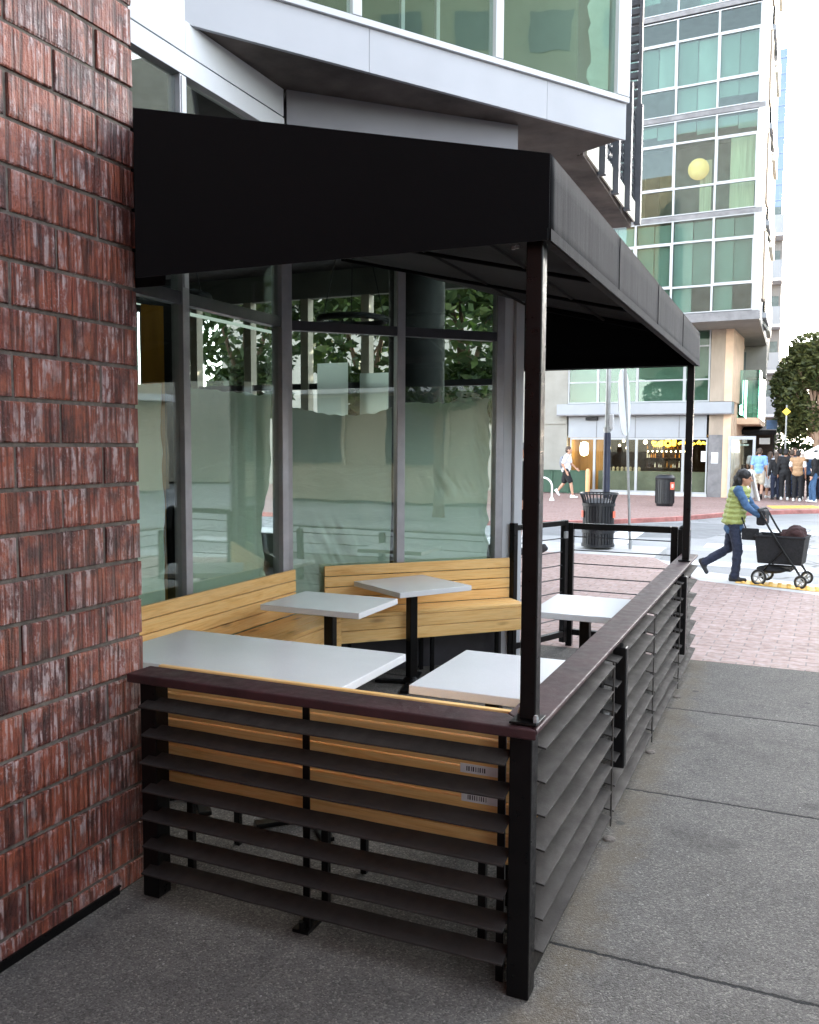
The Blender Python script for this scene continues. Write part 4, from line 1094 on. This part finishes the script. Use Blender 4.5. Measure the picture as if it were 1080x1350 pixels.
tree('lower light green tree filling the gap behind the food stall', (.1,44,0), 4.2,
     [((-.6,0,2.4),(.9,1,.8)),((.5,0,2.6),(1.1,1,1)),((0,0,3.3),(.9,.9,.7)),((.1,0,1.5),(.9,.8,.5))], 3000, .12, 5, 'leaf', 'bark', .09, None, None, 1.2)
for i,(x,y,hh,lab) in enumerate(((-9.2,13.4,6,'leafy tree seen through the upper left of the diagonal window'),(-6.6,13.2,5.6,'leafy tree seen through the middle of the diagonal window'),(-5.0,13.6,5.8,'leafy tree seen through the shop window beside the black column'))):
    tree(lab, (x,y,0), hh, [((0,0,hh*.62),(1.1,1.0,.9)),((.6,.1,hh*.78),(.8,.8,.8)),((-.6,0,hh*.8),(.8,.8,.8)),((0,0,hh*.95),(.7,.7,.6)),((.1,0,hh*.45),(.8,.7,.5))], 5200, .12, 11+i, 'leaf', 'bark', .10, 'trees behind the shop')
for i,(x,y) in enumerate(((11.2,-6.5),(11.0,1.0),(11.3,8.6))):
    tree(('southernmost','middle','northernmost')[i]+' leafy tree on the far kerb mirrored in the shop glass', (x,y,0), 7,
         [((0,0,3.4),(1.2,1.2,.9)),((.6,.5,4.3),(.9,.9,.8)),((-.6,-.4,4.2),(1.0,.9,.8)),((0,.3,5.0),(.8,.8,.6))], 2200, .15, 31+i, 'leaf', 'bark', .14, 'trees across the main street')
pt = thing('palm_tree', 'tall palm tree at the crossing mirrored in the left shop window', 'tree', (7.6,21,0))
MB().tube([(0,0,0),(.05,0,2),(.0,.05,4),(.05,0,5.6)], [.20,.16,.15,.17], 12).build('trunk', M['bark'], pt, smooth=True)
mb = MB(); rnd = random.Random(9)
for k in range(34):
    a = rnd.uniform(0,6.28); el = rnd.uniform(-.5,1.1); L = rnd.uniform(1.2,1.7)
    prev = Vector((.05,0,5.6)); d = Vector((math.cos(a)*math.cos(el), math.sin(a)*math.cos(el), math.sin(el)))
    side = Vector((-math.sin(a),math.cos(a),0))
    for q in range(6):
        p = prev + d*(L/6); d = (d + Vector((0,0,-.22))).normalized()
        for sgn in (-1,1):
            tip = p + side*sgn*.30*(1-q/8) + d*.12 - Vector((0,0,.08))
            mb.add([prev, p, tip], [(0,1,2)])
        prev = p
mb.build('crown', M['leafdk'], pt)

# ------------------------------------------------------------------ street furniture
def bin_near(loc):
    t = thing('litter_bin', 'black slatted litter bin with flared spiky rim at the near kerb', 'litter bin', loc)
    r = .27
    MB().lathe([(r-.03,.03),(r-.03,.76)],(0,0,0),24).build('liner', M['canblack'], t, smooth=True)
    mb = MB()
    for k in range(30):
        a = 2*math.pi*k/30; c, s = math.cos(a), math.sin(a)
        Mx = Matrix.Rotation(a,4,'Z'); mb.box(r-.026,r-.004,-.021,.021,.05,.80,Mx)
    mb.build('slats', M['canblack'], t)
    for z in (.04,.28,.74): MB().lathe([(r-.003,z),(r+.012,z),(r+.012,z+.05),(r-.003,z+.05)],(0,0,0),30).build('hoop', M['canblack'], t, smooth=True)
    mb = MB()
    for k in range(30):
        a = 2*math.pi*k/30; c, s = math.cos(a), math.sin(a)
        mb.tube([(c*(r-.01),s*(r-.01),.79),(c*(r+.015),s*(r+.015),.88),(c*(r+.05),s*(r+.05),.955)],.011,6)
    ring = [((r+.05)*math.cos(2*math.pi*i/36),(r+.05)*math.sin(2*math.pi*i/36),.955) for i in range(36)]
    mb.tube(ring,.013,6,True).lathe([(r-.12,.80),(r-.01,.79),(r+.0,.80),(r-.11,.87)],(0,0,0),30)
    mb.build('flared_rim', M['canblack'], t, smooth=True)
    for a in (R(-150), R(-12)):
        Mx = Matrix.Rotation(a,4,'Z'); MB().box(r+.0135,r+.017,-.05,.05,.545,.66,Mx).build('sticker', M['label'], t)
    return t
bin_near((-3.07,15.05,0))
def bin_far(loc):
    t = thing('litter_bin', 'black upright litter bin with an orange sticker in front of the shop window', 'litter bin', loc)
    r = .27
    MB().lathe([(r-.03,.0),(r-.02,.06),(r,.08),(r,.80),(r-.02,.82)],(0,0,0),24).build('body', M['canblack'], t, smooth=True)
    mb = MB()
    for k in range(24):
        Mx = Matrix.Rotation(2*math.pi*k/24,4,'Z'); mb.box(r-.005,r+.012,-.012,.012,.10,.78,Mx)
    mb.build('ribs', M['canblack'], t)
    MB().lathe([(r+.02,.80),(r+.03,.84),(r-.01,.90),(r-.09,.94),(r-.12,.94)],(0,0,0),24).build('lid', M['canblack'], t, smooth=True)
    Mx = Matrix.Rotation(R(-35),4,'Z'); MB().box(r+.013,r+.017,-.085,.085,.50,.72,Mx).build('sticker', M['label'], t)
    MB().box(r+.0175,r+.019,-.04,.04,.56,.66,Mx).build('symbol', M['labelw'], t)
bin_far((-3.53,26.95,0))
lp = thing('street_pole', 'navy and grey street pole rising behind the near litter bin', 'pole', (-3.02,15.42,0))
MB().lathe([(.13,0),(.13,.05),(.085,.14),(.066,.25),(.062,1.95),(.058,2.0)],(0,0,0),16).build('base_shaft', M['navy'], lp, smooth=True)
MB().lathe([(.045,2.0),(.04,5.4),(.03,5.42)],(0,0,0),14).lathe([(.07,2.02),(.07,2.10)],(0,0,0),14).build('shaft', M['galv'], lp, smooth=True)
MB().box(.035,.10,-.05,.05,2.06,2.32).build('bracket', M['signback'], lp, bev=.01)
sp = thing('sign_post', 'thin leaning sign post with a long white sign seen almost edge on', 'sign', (-2.54,15.18,0))
lean = Vector((-.10,-.30,3.06))
MB().tube([(0,0,0),tuple(lean*.5),tuple(lean)],.021,10).lathe([(.028,0),(.028,.16)],(0,0,0),10).build('post', M['galv'], sp, smooth=True)
n = 28; Mx = Matrix.Translation(lean*.815+Vector((-.028,-.03,0))) @ Matrix.Rotation(R(79),4,'Z') @ Matrix.Rotation(R(-3),4,'X')
out = [(.26*math.copysign(abs(math.cos(2*math.pi*i/n))**.8,math.cos(2*math.pi*i/n)), .56*math.copysign(abs(math.sin(2*math.pi*i/n))**.9,math.sin(2*math.pi*i/n))) for i in range(n)]
vs = [Mx @ Vector((x,-.008,z)) for x,z in out]+[Mx @ Vector((x,.008,z)) for x,z in out]
MB().add(vs, [tuple(range(n)),tuple(range(n,2*n))[::-1]]+[(i,(i+1)%n,n+(i+1)%n,n+i) for i in range(n)]).build('sign_plate', M['signback'], sp)
br = thing('bike_rack', 'white inverted U bike rack on the far sidewalk', 'bike rack', (-7.55,27.9,0))
MB().tube([(-.33,0,0),(-.33,0,.45)]+[(-.33*math.cos(a),0,.45+.30*math.sin(a)) for a in [math.pi*k/12 for k in range(1,12)]]+[(.33,0,.45),(.33,0,0)],.032,10).build('tube', M['rackwhite'], br, smooth=True)
MB().lathe([(.09,0),(.09,.02),(.05,.10)],(.33,0,0),12).lathe([(.09,0),(.09,.02),(.05,.10)],(-.33,0,0),12).build('flange', M['rackwhite'], br, smooth=True)
gh = thing('low_hoarding', 'low dark green boarded barrier against the beige wall', 'barrier', (-8.2,32.45,0), math.atan2(-.36,6.0))
MB().box(-2.2,1.06,0,.06,.03,.84).build('boards', M['greenhoard'], gh)
mb = MB()
for k in range(6): mb.box(-2.18+.64*k,-2.10+.64*k,-.03,-.001,0,.88)
mb.box(-2.2,1.06,-.03,.07,.841,.88); mb.build('rails', M['greenhoard'], gh)
bo = thing('bollard', 'tan orange bollard at the left end of the shop window', 'bollard', (-7.0,32.25,0))
MB().lathe([(.085,0),(.085,.86),(.06,.93),(.02,.95)],(0,0,0),16).build('post', M['orangepost'], bo, smooth=True)
MB().lathe([(.10,0),(.10,.03)],(0,0,0),16).build('base', M['galv'], bo)
ab = thing('sandwich_board', 'white sandwich board leaning open behind the woman with the pram', 'sign', (-1.33,31.0,0), R(15))
for s in (-1,1):
    Mx = Matrix.Translation((0,0,0)) @ Matrix.Rotation(R(14)*s,4,'Y')
    MB().box(-.012,.012,-.3,.3,0,1.05, Matrix.Translation((.25*s,0,.01)) @ Matrix.Rotation(-R(14)*s,4,'Y')).build('board', M['paper'], ab)
fst = thing('food_stall', 'dark food stall with an awning and a blue and white sign behind the crowd', 'stall', (-1.45,38.5,0))
MB().box(-.75,.65,0,1.5,0,1.05).build('counter', M['maroon'], fst)
MB().box(-.74,.64,1.4,1.48,1.051,2.4).build('back_panel', M['shopdark'], fst)
for x in (-.72,.60): MB().box(x,x+.05,-.02,.03,0,2.45).build('post', M['blackmetal'], fst)
MB().add([(-.8,-.5,2.28),(.72,-.5,2.28),(.72,1.5,2.62),(-.8,1.5,2.62),(-.8,-.5,2.46),(.72,-.5,2.46),(.72,1.5,2.68),(-.8,1.5,2.68)],[(0,1,2,3),(7,6,5,4),(0,4,5,1),(1,5,6,2),(2,6,7,3),(3,7,4,0)]).build('awning', M['blackcloth'], fst)
MB().box(.35,.75,-.52,-.501,2.50,2.86).build('sign', M['bluecloth'], fst)
MB().box(-.55,-.35,-.54,-.502,1.95,2.2).box(.1,.5,-.3,-.27,1.9,2.15).build('menu', M['paper'], fst)
MB().box(-.3,.45,-.1,-.02,1.3,1.42).build('shelf', M['galv'], fst)
um = thing('parasol', 'cream parasol cut by the right edge of the picture', 'parasol', (1.0,31.5,0))
mb = MB(); n = 8; vs = [(0,0,2.02)]
for k in range(n):
    a = 2*math.pi*k/n; vs.append((.85*math.cos(a),.85*math.sin(a),1.56)); 
for k in range(n):
    a = 2*math.pi*k/n; vs.append((.85*math.cos(a),.85*math.sin(a),1.40))
mb.add(vs, [(0,1+k,1+(k+1)%n) for k in range(n)]+[(1+k,9+k,9+(k+1)%n,1+(k+1)%n) for k in range(n)])
ob = mb.build('canopy', M['umb'], um); sm = ob.modifiers.new('thick','SOLIDIFY'); sm.thickness = .01
MB().cyl((0,0,0),(0,0,2.05),.02).lathe([(.22,0),(.22,.06),(.04,.09)],(0,0,0),16).build('pole', M['galv'], um)
ys = thing('road_sign', 'yellow diamond road sign in front of the dark tree', 'sign', (-.33,33.5,0))
MB().cyl((0,0,0),(0,0,3.25),.03).build('post', M['galv'], ys)
MB().box(-.10,.10,-.006,.006,-.10,.10, Matrix.Translation((0,-.04,3.02)) @ Matrix.Rotation(R(45),4,'Y')).build('face', M['yellow'], ys)

# ------------------------------------------------------------------ people
def remesh(mb, voxel, smooth=4):
    me = bpy.data.meshes.new('tmp'); me.from_pydata(mb.v, [], mb.f)
    bm = bmesh.new(); bm.from_mesh(me); bmesh.ops.recalc_face_normals(bm, faces=bm.faces); bm.to_mesh(me); bm.free()
    o = bpy.data.objects.new('tmp', me); COL.objects.link(o)
    m = o.modifiers.new('r','REMESH'); m.mode = 'VOXEL'; m.voxel_size = voxel
    if smooth: s = o.modifiers.new('s','SMOOTH'); s.factor = .5; s.iterations = smooth
    dg = bpy.context.evaluated_depsgraph_get(); dg.update()
    out = bpy.data.meshes.new_from_object(o.evaluated_get(dg))
    bpy.data.objects.remove(o); bpy.data.meshes.remove(me)
    return out
def organic(name, mb, m, parent, voxel, smooth=4):
    me = remesh(mb, voxel, smooth); me.name = name
    if name not in ('body','shoe'):          # cloth folds and hair strands stand off the form
        am, sc = (.010,(26,26,7)) if name == 'hair' else ((.022,(9,9,14)) if name == 'folded_hood' else (.011,(13,13,20)))
        nv = [v.normal.copy() for v in me.vertices]
        for v, q in zip(me.vertices, nv):
            p = v.co; k = noise.noise((p.x*sc[0]+p.z*5, p.y*sc[1], p.z*sc[2]-p.x*6)) + .4*noise.noise((p.x*40,p.y*40,p.z*44+3))
            v.co = p + q*(am*(k-.1))
    me.name = name; me.materials.clear(); me.materials.append(m)
    for p in me.polygons: p.use_smooth = True
    o = bpy.data.objects.new(name, me); COL.objects.link(o); o.parent = parent
    return o
STAND = dict(pel=(0,0,.95), chest=(.01,0,1.30), neck=(0,0,1.45), head=(.02,0,1.60), tilt=0,
    sL=(0,.18,1.40), eL=(-.02,.23,1.12), wL=(.06,.23,.88), sR=(0,-.18,1.40), eR=(-.02,-.23,1.12), wR=(.06,-.23,.88),
    hL=(0,.09,.92), kL=(.03,.10,.50), aL=(-.01,.10,.09), hR=(0,-.09,.92), kR=(.03,-.10,.50), aR=(-.01,-.10,.09), tL=0, tR=0)
def hand(mb, wst, elb, side, curl=.5):
    w_, e_ = Vector(wst), Vector(elb); d = (w_-e_).normalized()
    fwd_ = Vector((1,0,0)); fwd_ = (fwd_-d*fwd_.dot(d)).normalized(); pal = d.cross(fwd_)*side
    mb.cap(w_, w_+d*.085, .022, .030); mb.cap(w_+d*.03+fwd_*.018, w_+d*.08+fwd_*.024, .018, .015); mb.cap(w_+d*.03-fwd_*.018, w_+d*.08-fwd_*.024,.018,.014)
    for k, L in enumerate((.068,.078,.072,.056)):
        b = w_+d*.085+fwd_*(.027-.018*k); m_ = b+d*L*.55; t_ = m_+(d*(1-curl)+pal*curl*-1).normalized()*L*.5
        mb.cap(b, m_, .0095, .009); mb.cap(m_, t_, .009, .008)
    b = w_+d*.025+fwd_*.025; mb.cap(b, b+(d*.6+fwd_).normalized()*.045, .013, .011); mb.cap(b+(d*.6+fwd_).normalized()*.045, b+(d*.6+fwd_).normalized()*.045+d*.03, .011,.009)
def person(label, loc, face, h, outfit, pose=None, voxel=.013, group=None, fem=False):
    J = dict(STAND); J.update(pose or {}); V = {k: Vector(v) for k, v in J.items() if isinstance(v, tuple)}
    t = thing('person', label, 'person', loc, face, group); t.scale = (h/1.72,)*3
    sw = .93 if fem else 1.0
    rot = Matrix.Rotation(R(J['tilt']),3,'Y')
    def torso(mb, k=0.0, lo=None):
        p, c, nk = V['pel'], V['chest'], V['neck']
        mb.ball(p, (.115+k,.155*sw+k,.11+k)); m_ = p.lerp(c,.5); mb.ball(m_, (.105+k,.140*sw+k,.17+k)); mb.ball(c, (.118+k,.165*sw+k,.17+k))
        mb.cap(V['sL'], V['sR'], .062+k*.8, .062+k*.8)
    b = MB(); torso(b)
    b.cap(V['neck']-Vector((0,0,.02)), V['head']-Vector((.02,0,.07)), .052, .048)
    hd = V['head']
    b.ball(hd+rot@Vector((-.012,0,.022)), (.098,.077,.095), rot=rot); b.ball(hd+rot@Vector((.018,0,-.035)), (.070,.062,.085), rot=rot); b.ball(hd+rot@Vector((.055,0,-.088)),(.024,.028,.022))
    b.cap(hd+rot@Vector((.088,0,.01)), hd+rot@Vector((.108,0,-.025)), .010, .014)
    b.cap(hd+rot@Vector((.083,-.018,-.058)), hd+rot@Vector((.083,.018,-.058)), .009, .009)
    for s in (-1,1): b.ball(hd+rot@Vector((-.012,s*.078,-.012)), (.018,.010,.03)); b.ball(hd+rot@Vector((.078,s*.032,.024)),(.014,.022,.010))
    for s in ('L','R'):
        sg = 1 if s == 'L' else -1
        b.cap(V['s'+s], V['e'+s], .050, .040); b.cap(V['e'+s], V['w'+s], .040, .026); hand(b, V['w'+s], V['e'+s], sg, outfit.get('curl',.45))
        b.cap(V['h'+s], V['k'+s], .082, .056); b.cap(V['k'+s], V['k'+s].lerp(V['a'+s],.35), .054, .054); b.cap(V['k'+s].lerp(V['a'+s],.35), V['a'+s], .054, .036)
    body = organic('body', b, M[outfit['skin']], t, voxel, 3)
    for s in (-1,1): MB().ball(hd+rot@Vector((.083,s*.032,.006)),(.009,.014,.008)).build('eye', M['eye'], t, smooth=True)
    # hair
    hb = MB(); hs = outfit.get('hairstyle','short')
    hb.ball(hd+rot@Vector((-.022,0,.04)), (.104,.086,.093), rot=rot); hb.ball(hd+rot@Vector((-.055,0,-.01)), (.07,.078,.085), rot=rot)
    if hs == 'bun': hb.ball(hd+rot@Vector((-.03,0,.045)),(.115,.098,.095),rot=rot); hb.ball(hd+rot@Vector((-.085,0,-.045)),(.085,.092,.10)); hb.ball(hd+rot@Vector((-.10,0,-.12)),(.07,.075,.07))
    if hs == 'long':
        hb.cap(hd+Vector((-.07,.0,-.03)), hd+Vector((-.09,0,-.24)), .085, .075)
    organic('hair', hb, M[outfit['hair']], t, voxel*.9, 2)
    if outfit.get('cap'):
        MB().lathe([(.106,.03),(.108,.08),(.085,.13),(.03,.15)],tuple(hd+Vector((-.015,0,0))),20).box(hd.x+.07,hd.x+.17,-.06,.06,hd.z+.035,hd.z+.045).build('cap', M[outfit['cap']], t, smooth=True)
    # top
    top = MB(); torso(top, .020); sl = outfit.get('sleeve','short'); ps = V['pel']
    top.ball(ps+Vector((0,0,-.03)), (.14,.178*sw,.10))
    if outfit.get('hem'): top.ball(ps+Vector((0,0,-.13)), (.155,.19*sw,.10))
    for s in ('L','R'):
        a, e, w_ = V['s'+s], V['e'+s], V['w'+s]
        if sl == 'short': top.cap(a, a.lerp(e,.72), .072, .066)
        elif sl == 'long': top.cap(a, e, .070, .058); top.cap(e, e.lerp(w_,.96), .056, .042)
    organic('top', top, M[outfit['top']], t, voxel, 3)
    if outfit.get('vest'):
        v = MB(); p, c = V['pel'], V['chest']; nb = outfit.get('bands',1)
        if nb > 1:
            for k in range(nb):
                q = (p+Vector((-.01,0,-.02))).lerp(c+Vector((0,0,.10)), k/(nb-1)); w2 = 1.06 - .10*abs(k/(nb-1)-.15)
                v.ball(q, (.168*w2,.203*w2,.082))
            v.ball(c+Vector((-.01,0,.13)), (.09,.11,.05))
        else: torso(v, .036); v.ball(ps+Vector((0,0,.0)), (.15,.19,.09))
        organic('vest', v, M[outfit['vest']], t, voxel*.85, 1 if nb > 1 else 3)
    # trousers, shorts or skirt
    bt_ = MB(); bt_.ball(V['pel']+Vector((0,0,-.04)), (.130,.168*sw,.12))
    for s in ('L','R'):
        hh_, k_, a_ = V['h'+s], V['k'+s], V['a'+s]
        if outfit['bottom'][1] == 'long': bt_.cap(hh_, k_, .098, .076); bt_.cap(k_, a_+Vector((0,0,.01)), .072, .066)
        elif outfit['bottom'][1] == 'shorts': bt_.cap(hh_, hh_.lerp(k_,.82), .104, .100)
        else: bt_.cap(hh_, k_, .11, .13)
    organic('bottoms', bt_, M[outfit['bottom'][0]], t, voxel, 3)
    for s in ('L','R'):
        a_ = V['a'+s]; tl = R(J['t'+s]); d = Vector((math.cos(tl),0,-math.sin(tl))); u_ = Vector((math.sin(tl),0,math.cos(tl)))
        sh = MB(); q = a_ - u_*.045
        sh.cap(q-d*.055, q+d*.14, .040, .034); sh.cap(q-d*.05+u_*.045, q+u_*.03+d*.03, .040, .040)
        organic('shoe', sh, M[outfit['shoe']], t, voxel, 2)
    return t
# the woman pushing the pram
lady = person('woman in a lime quilted vest and denim sleeves pushing a black pram', (-.70,12.4,-.045), R(-4), 1.51,
    dict(skin='skin2', hair='hairblk', hairstyle='bun', top='denim', sleeve='long', vest='vest', bands=7, hem=1, bottom=('navyjean','long'), shoe='shoeblk', curl=.75),
    dict(pel=(-.02,0,.95), chest=(.05,0,1.30), neck=(.07,0,1.45), head=(.12,0,1.585), tilt=8,
         sL=(.05,.18,1.40), eL=(.20,.22,1.17), wL=(.34,.16,1.05), sR=(.05,-.18,1.40), eR=(.19,-.22,1.16), wR=(.34,-.17,1.04),
         hR=(-.02,-.09,.92), kR=(.06,-.10,.50), aR=(.03,-.10,.095), hL=(-.03,.09,.92), kL=(-.10,.10,.50), aL=(-.44,.10,.25), tL=62), voxel=.011, fem=True)
hbg = thing('handbag', 'black shoulder bag hanging at the hip of the woman with the pram', 'bag', (-.50,12.26,.64), R(-10))
MB().prism([(-.11,-.035),(.10,-.03),(.11,.03),(-.10,.04)],-.10,.055).build('pouch', M['blackcloth'], hbg, bev=.02)
MB().tube([(-.06,0,.05),(-.14,.0,.25),(-.16,.02,.45),(-.14,.08,.56)],.010,6).build('strap', M['blackcloth'], hbg, smooth=True)
# pram
st = thing('pram', 'black wagon style pram with four spoked wheels on the yellow paving', 'pram', (-.10,12.32,-.035), R(-9)); st.scale = (.93,.95,1.03)
mb = MB()
vs = [(-.30,-.20,.28),(.27,-.20,.28),(.27,.20,.28),(-.30,.20,.28),(-.34,-.23,.62),(.31,-.23,.62),(.31,.23,.62),(-.34,.23,.62)]
mb.add(vs, [(0,3,2,1),(0,1,5,4),(1,2,6,5),(2,3,7,6),(3,0,4,7)])
ob = mb.build('basket', M['blackcloth'], st, bev=.012); sm = ob.modifiers.new('thick','SOLIDIFY'); sm.thickness = .02; sm.offset = -1
mb = MB(); rim = [(-.34,-.235,.625),(.31,-.235,.625),(.31,.235,.625),(-.34,.235,.625)]
mb.tube(rim,.016,8,True); mb.build('rim', M['blackcloth'], st, smooth=True)
mb = MB()
for s in (-1,1):
    mb.tube([(.29,.25*s,.13),(.12,.25*s,.36),(-.14,.25*s,.72),(-.27,.24*s,.93)],.014,8)
    mb.tube([(-.26,.25*s,.12),(-.14,.25*s,.27),(.20,.25*s,.27),(.29,.25*s,.13)],.013,8)
    mb.tube([(-.14,.25*s,.27),(.05,.25*s,.46)],.011,8)
mb.tube([(.29,-.25,.13),(.29,.25,.13)],.012,8); mb.tube([(-.26,-.25,.12),(-.26,.25,.12)],.012,8)
mb.build('frame', M['blackmetal'], st, smooth=True)
MB().tube([(-.27,-.24,.93),(-.30,-.22,.955),(-.30,.22,.955),(-.27,.24,.93)],.018,8).build('handle', M['rubber'], st, smooth=True)
MB().ball((-.13,-.10,.20),(.20,.16,.05)).box(-.24,.14,-.2,.2,.195,.215).build('under_tray', M['blackcloth'], st, smooth=True)
for (x, r_) in ((-.26,.105),(.28,.085)):
    for s in (-1,1):
        y = .275*s
        wh = MB().tube([(x+(r_-.014)*math.cos(2*math.pi*i/24), y, r_+(r_-.014)*math.sin(2*math.pi*i/24)) for i in range(24)],.014,8,True).build('wheel', M['rubber'], st, smooth=True)
        mb = MB().tube([(x+(r_-.034)*math.cos(2*math.pi*i/24), y, r_+(r_-.034)*math.sin(2*math.pi*i/24)) for i in range(24)],.007,6,True)
        for k in range(5):
            a = 2*math.pi*k/5+.3; mb.cyl((x,y,r_),(x+(r_-.03)*math.cos(a),y,r_+(r_-.03)*math.sin(a)),.008,n=6)
        mb.cyl((x,y-.02,r_),(x,y+.02,r_),.018,n=10); mb.build('rim', M['galv'], wh, smooth=True)
mb = MB().ball((.16,0,.64),(.15,.19,.13)).ball((.05,.03,.62),(.12,.16,.10)).ball((.22,-.05,.60),(.08,.14,.12))
organic('folded_hood', mb, M['maroon'], st, .014, 3)
ob_ = thing('pram_bag', 'black organiser bag hanging from the pram handle', 'bag', (-.365,12.36,.74), R(-9))
MB().box(-.05,.06,-.15,.15,0,.20).build('pouch', M['blackcloth'], ob_, bev=.025)
MB().box(-.02,-.01,-.13,-.11,.2,.22).box(-.02,-.01,.11,.13,.2,.22).build('strap', M['blackcloth'], ob_)
# walker on the far sidewalk
person('walker in white shirt and black shorts striding past the shop', (-7.12,29.3,0), R(2), 1.76,
    dict(skin='skin', hair='hairbr', top='whitecloth', sleeve='short', bottom=('blackcloth','shorts'), shoe='shoewht'),
    dict(chest=(.05,0,1.30), neck=(.07,0,1.45), head=(.10,0,1.60), sL=(.05,.18,1.40), sR=(.05,-.18,1.40), eL=(.14,.22,1.14), wL=(.30,.2,1.0), eR=(-.06,-.23,1.13), wR=(.06,-.22,.90),
         hR=(.02,-.09,.92), kR=(.20,-.1,.52), aR=(.27,-.1,.10), hL=(0,.09,.92), kL=(-.08,.1,.50), aL=(-.28,.1,.24), tL=50), .014)
bp = thing('backpack', 'pale grey backpack on the walker in black shorts', 'bag', (-7.24,29.3,1.12), R(2))
MB().ball((0,0,.1),(.10,.15,.22)).build('pack', M['greycloth'], bp, smooth=True)
MB().tube([(.02,-.1,.28),(.12,-.12,.34),(.2,-.12,.25),(.18,-.13,.05)],.014,6).tube([(.02,.1,.28),(.12,.12,.34),(.2,.12,.25),(.18,.13,.05)],.014,6).build('strap', M['greycloth'], bp, smooth=True)
# pedestrian half hidden by the white column
person('pedestrian in dark tee, black shorts and grey cap beside the white column', (-3.86,13.42,0), R(200), 1.80,
    dict(skin='skin', hair='hairbr', top='blackcloth', sleeve='short', bottom=('blackcloth','shorts'), shoe='shoeblk', cap='greycloth'),
    dict(kR=(.12,-.1,.5), aR=(.14,-.1,.09), kL=(-.05,.1,.5), aL=(-.20,.1,.15), tL=30, eR=(-.04,-.23,1.12), wR=(.0,-.25,.86)), .013)
crowd = [
 ('man in light blue shirt and khaki shorts seen from behind', (-1.10,31.9,0), R(88), 1.74, dict(skin='skin', hair='hairbr', top='bluecloth', sleeve='short', bottom=('khaki','shorts'), shoe='shoeblk'), dict(kL=(.1,.1,.5),aL=(.08,.1,.09),kR=(-.02,-.1,.5),aR=(-.16,-.1,.14),tR=30)),
 ('woman in white dress beside the man in the blue shirt', (-.78,32.6,0), R(60), 1.62, dict(skin='skin', hair='hairbr', hairstyle='long', top='whitecloth', sleeve='short', bottom=('whitecloth','skirt'), shoe='shoewht'), None),
 ('woman all in black with reddish brown hair in the crowd', (-.57,31.9,0), R(110), 1.60, dict(skin='skin', hair='hairbr', hairstyle='long', top='blackcloth', sleeve='long', bottom=('navyjean','long'), shoe='shoeblk'), None),
 ('man in black jacket standing left of the brown vest', (-.28,31.7,0), R(85), 1.72, dict(skin='skin2', hair='hairblk', top='blackcloth', sleeve='long', bottom=('blackcloth','long'), shoe='shoewht'), None),
 ('person in pale blue trousers behind the brown vest', (-.10,32.5,0), R(100), 1.70, dict(skin='skin', hair='hairbr', top='greycloth', sleeve='long', bottom=('bluecloth','long'), shoe='shoewht'), None),
 ('man in brown vest over white shirt with dark trousers', (.10,31.2,0), R(80), 1.68, dict(skin='skin2', hair='hairblk', top='whitecloth', sleeve='short', vest='brownvest', bottom=('blackcloth','long'), shoe='shoewht'), dict(eL=(.06,.25,1.14),wL=(.2,.2,.98))),
 ('person in dark top and blue jeans at the right edge under the parasol', (.62,31.0,0), R(170), 1.68, dict(skin='skin', hair='hairblk', top='blackcloth', sleeve='long', bottom=('denim','long'), shoe='shoewht'), dict(kR=(.14,-.1,.5),aR=(.12,-.1,.09))),
 ('person in white tee and grey shorts beyond the man in the blue shirt', (-1.35,34.0,0), R(75), 1.72, dict(skin='skin', hair='hairblk', top='whitecloth', sleeve='short', bottom=('greycloth','shorts'), shoe='shoewht'), None),
 ('person in grey hoodie between the black jacket and the woman in black', (-.50,33.6,0), R(120), 1.74, dict(skin='skin2', hair='hairblk', top='greycloth', sleeve='long', bottom=('navyjean','long'), shoe='shoewht'), None),
 ('person in blue denim jacket right of the brown vest', (.36,32.4,0), R(95), 1.66, dict(skin='skin', hair='hairbr', hairstyle='long', top='denim', sleeve='long', bottom=('blackcloth','long'), shoe='shoewht'), None),
 ('person in khaki shirt near the parasol pole', (.75,33.0,0), R(200), 1.70, dict(skin='skin', hair='hairbr', top='khaki', sleeve='short', bottom=('navyjean','long'), shoe='shoeblk'), None),
 ('person in maroon top looking over the crowd by the stall', (-.02,33.3,0), R(250), 1.76, dict(skin='skin', hair='hairbr', top='maroon', sleeve='short', bottom=('navyjean','long'), shoe='shoeblk'), None),
]
for a in crowd: person(a[0], a[1], a[2], a[3], a[4], a[5], .016, 'crowd on the far sidewalk')
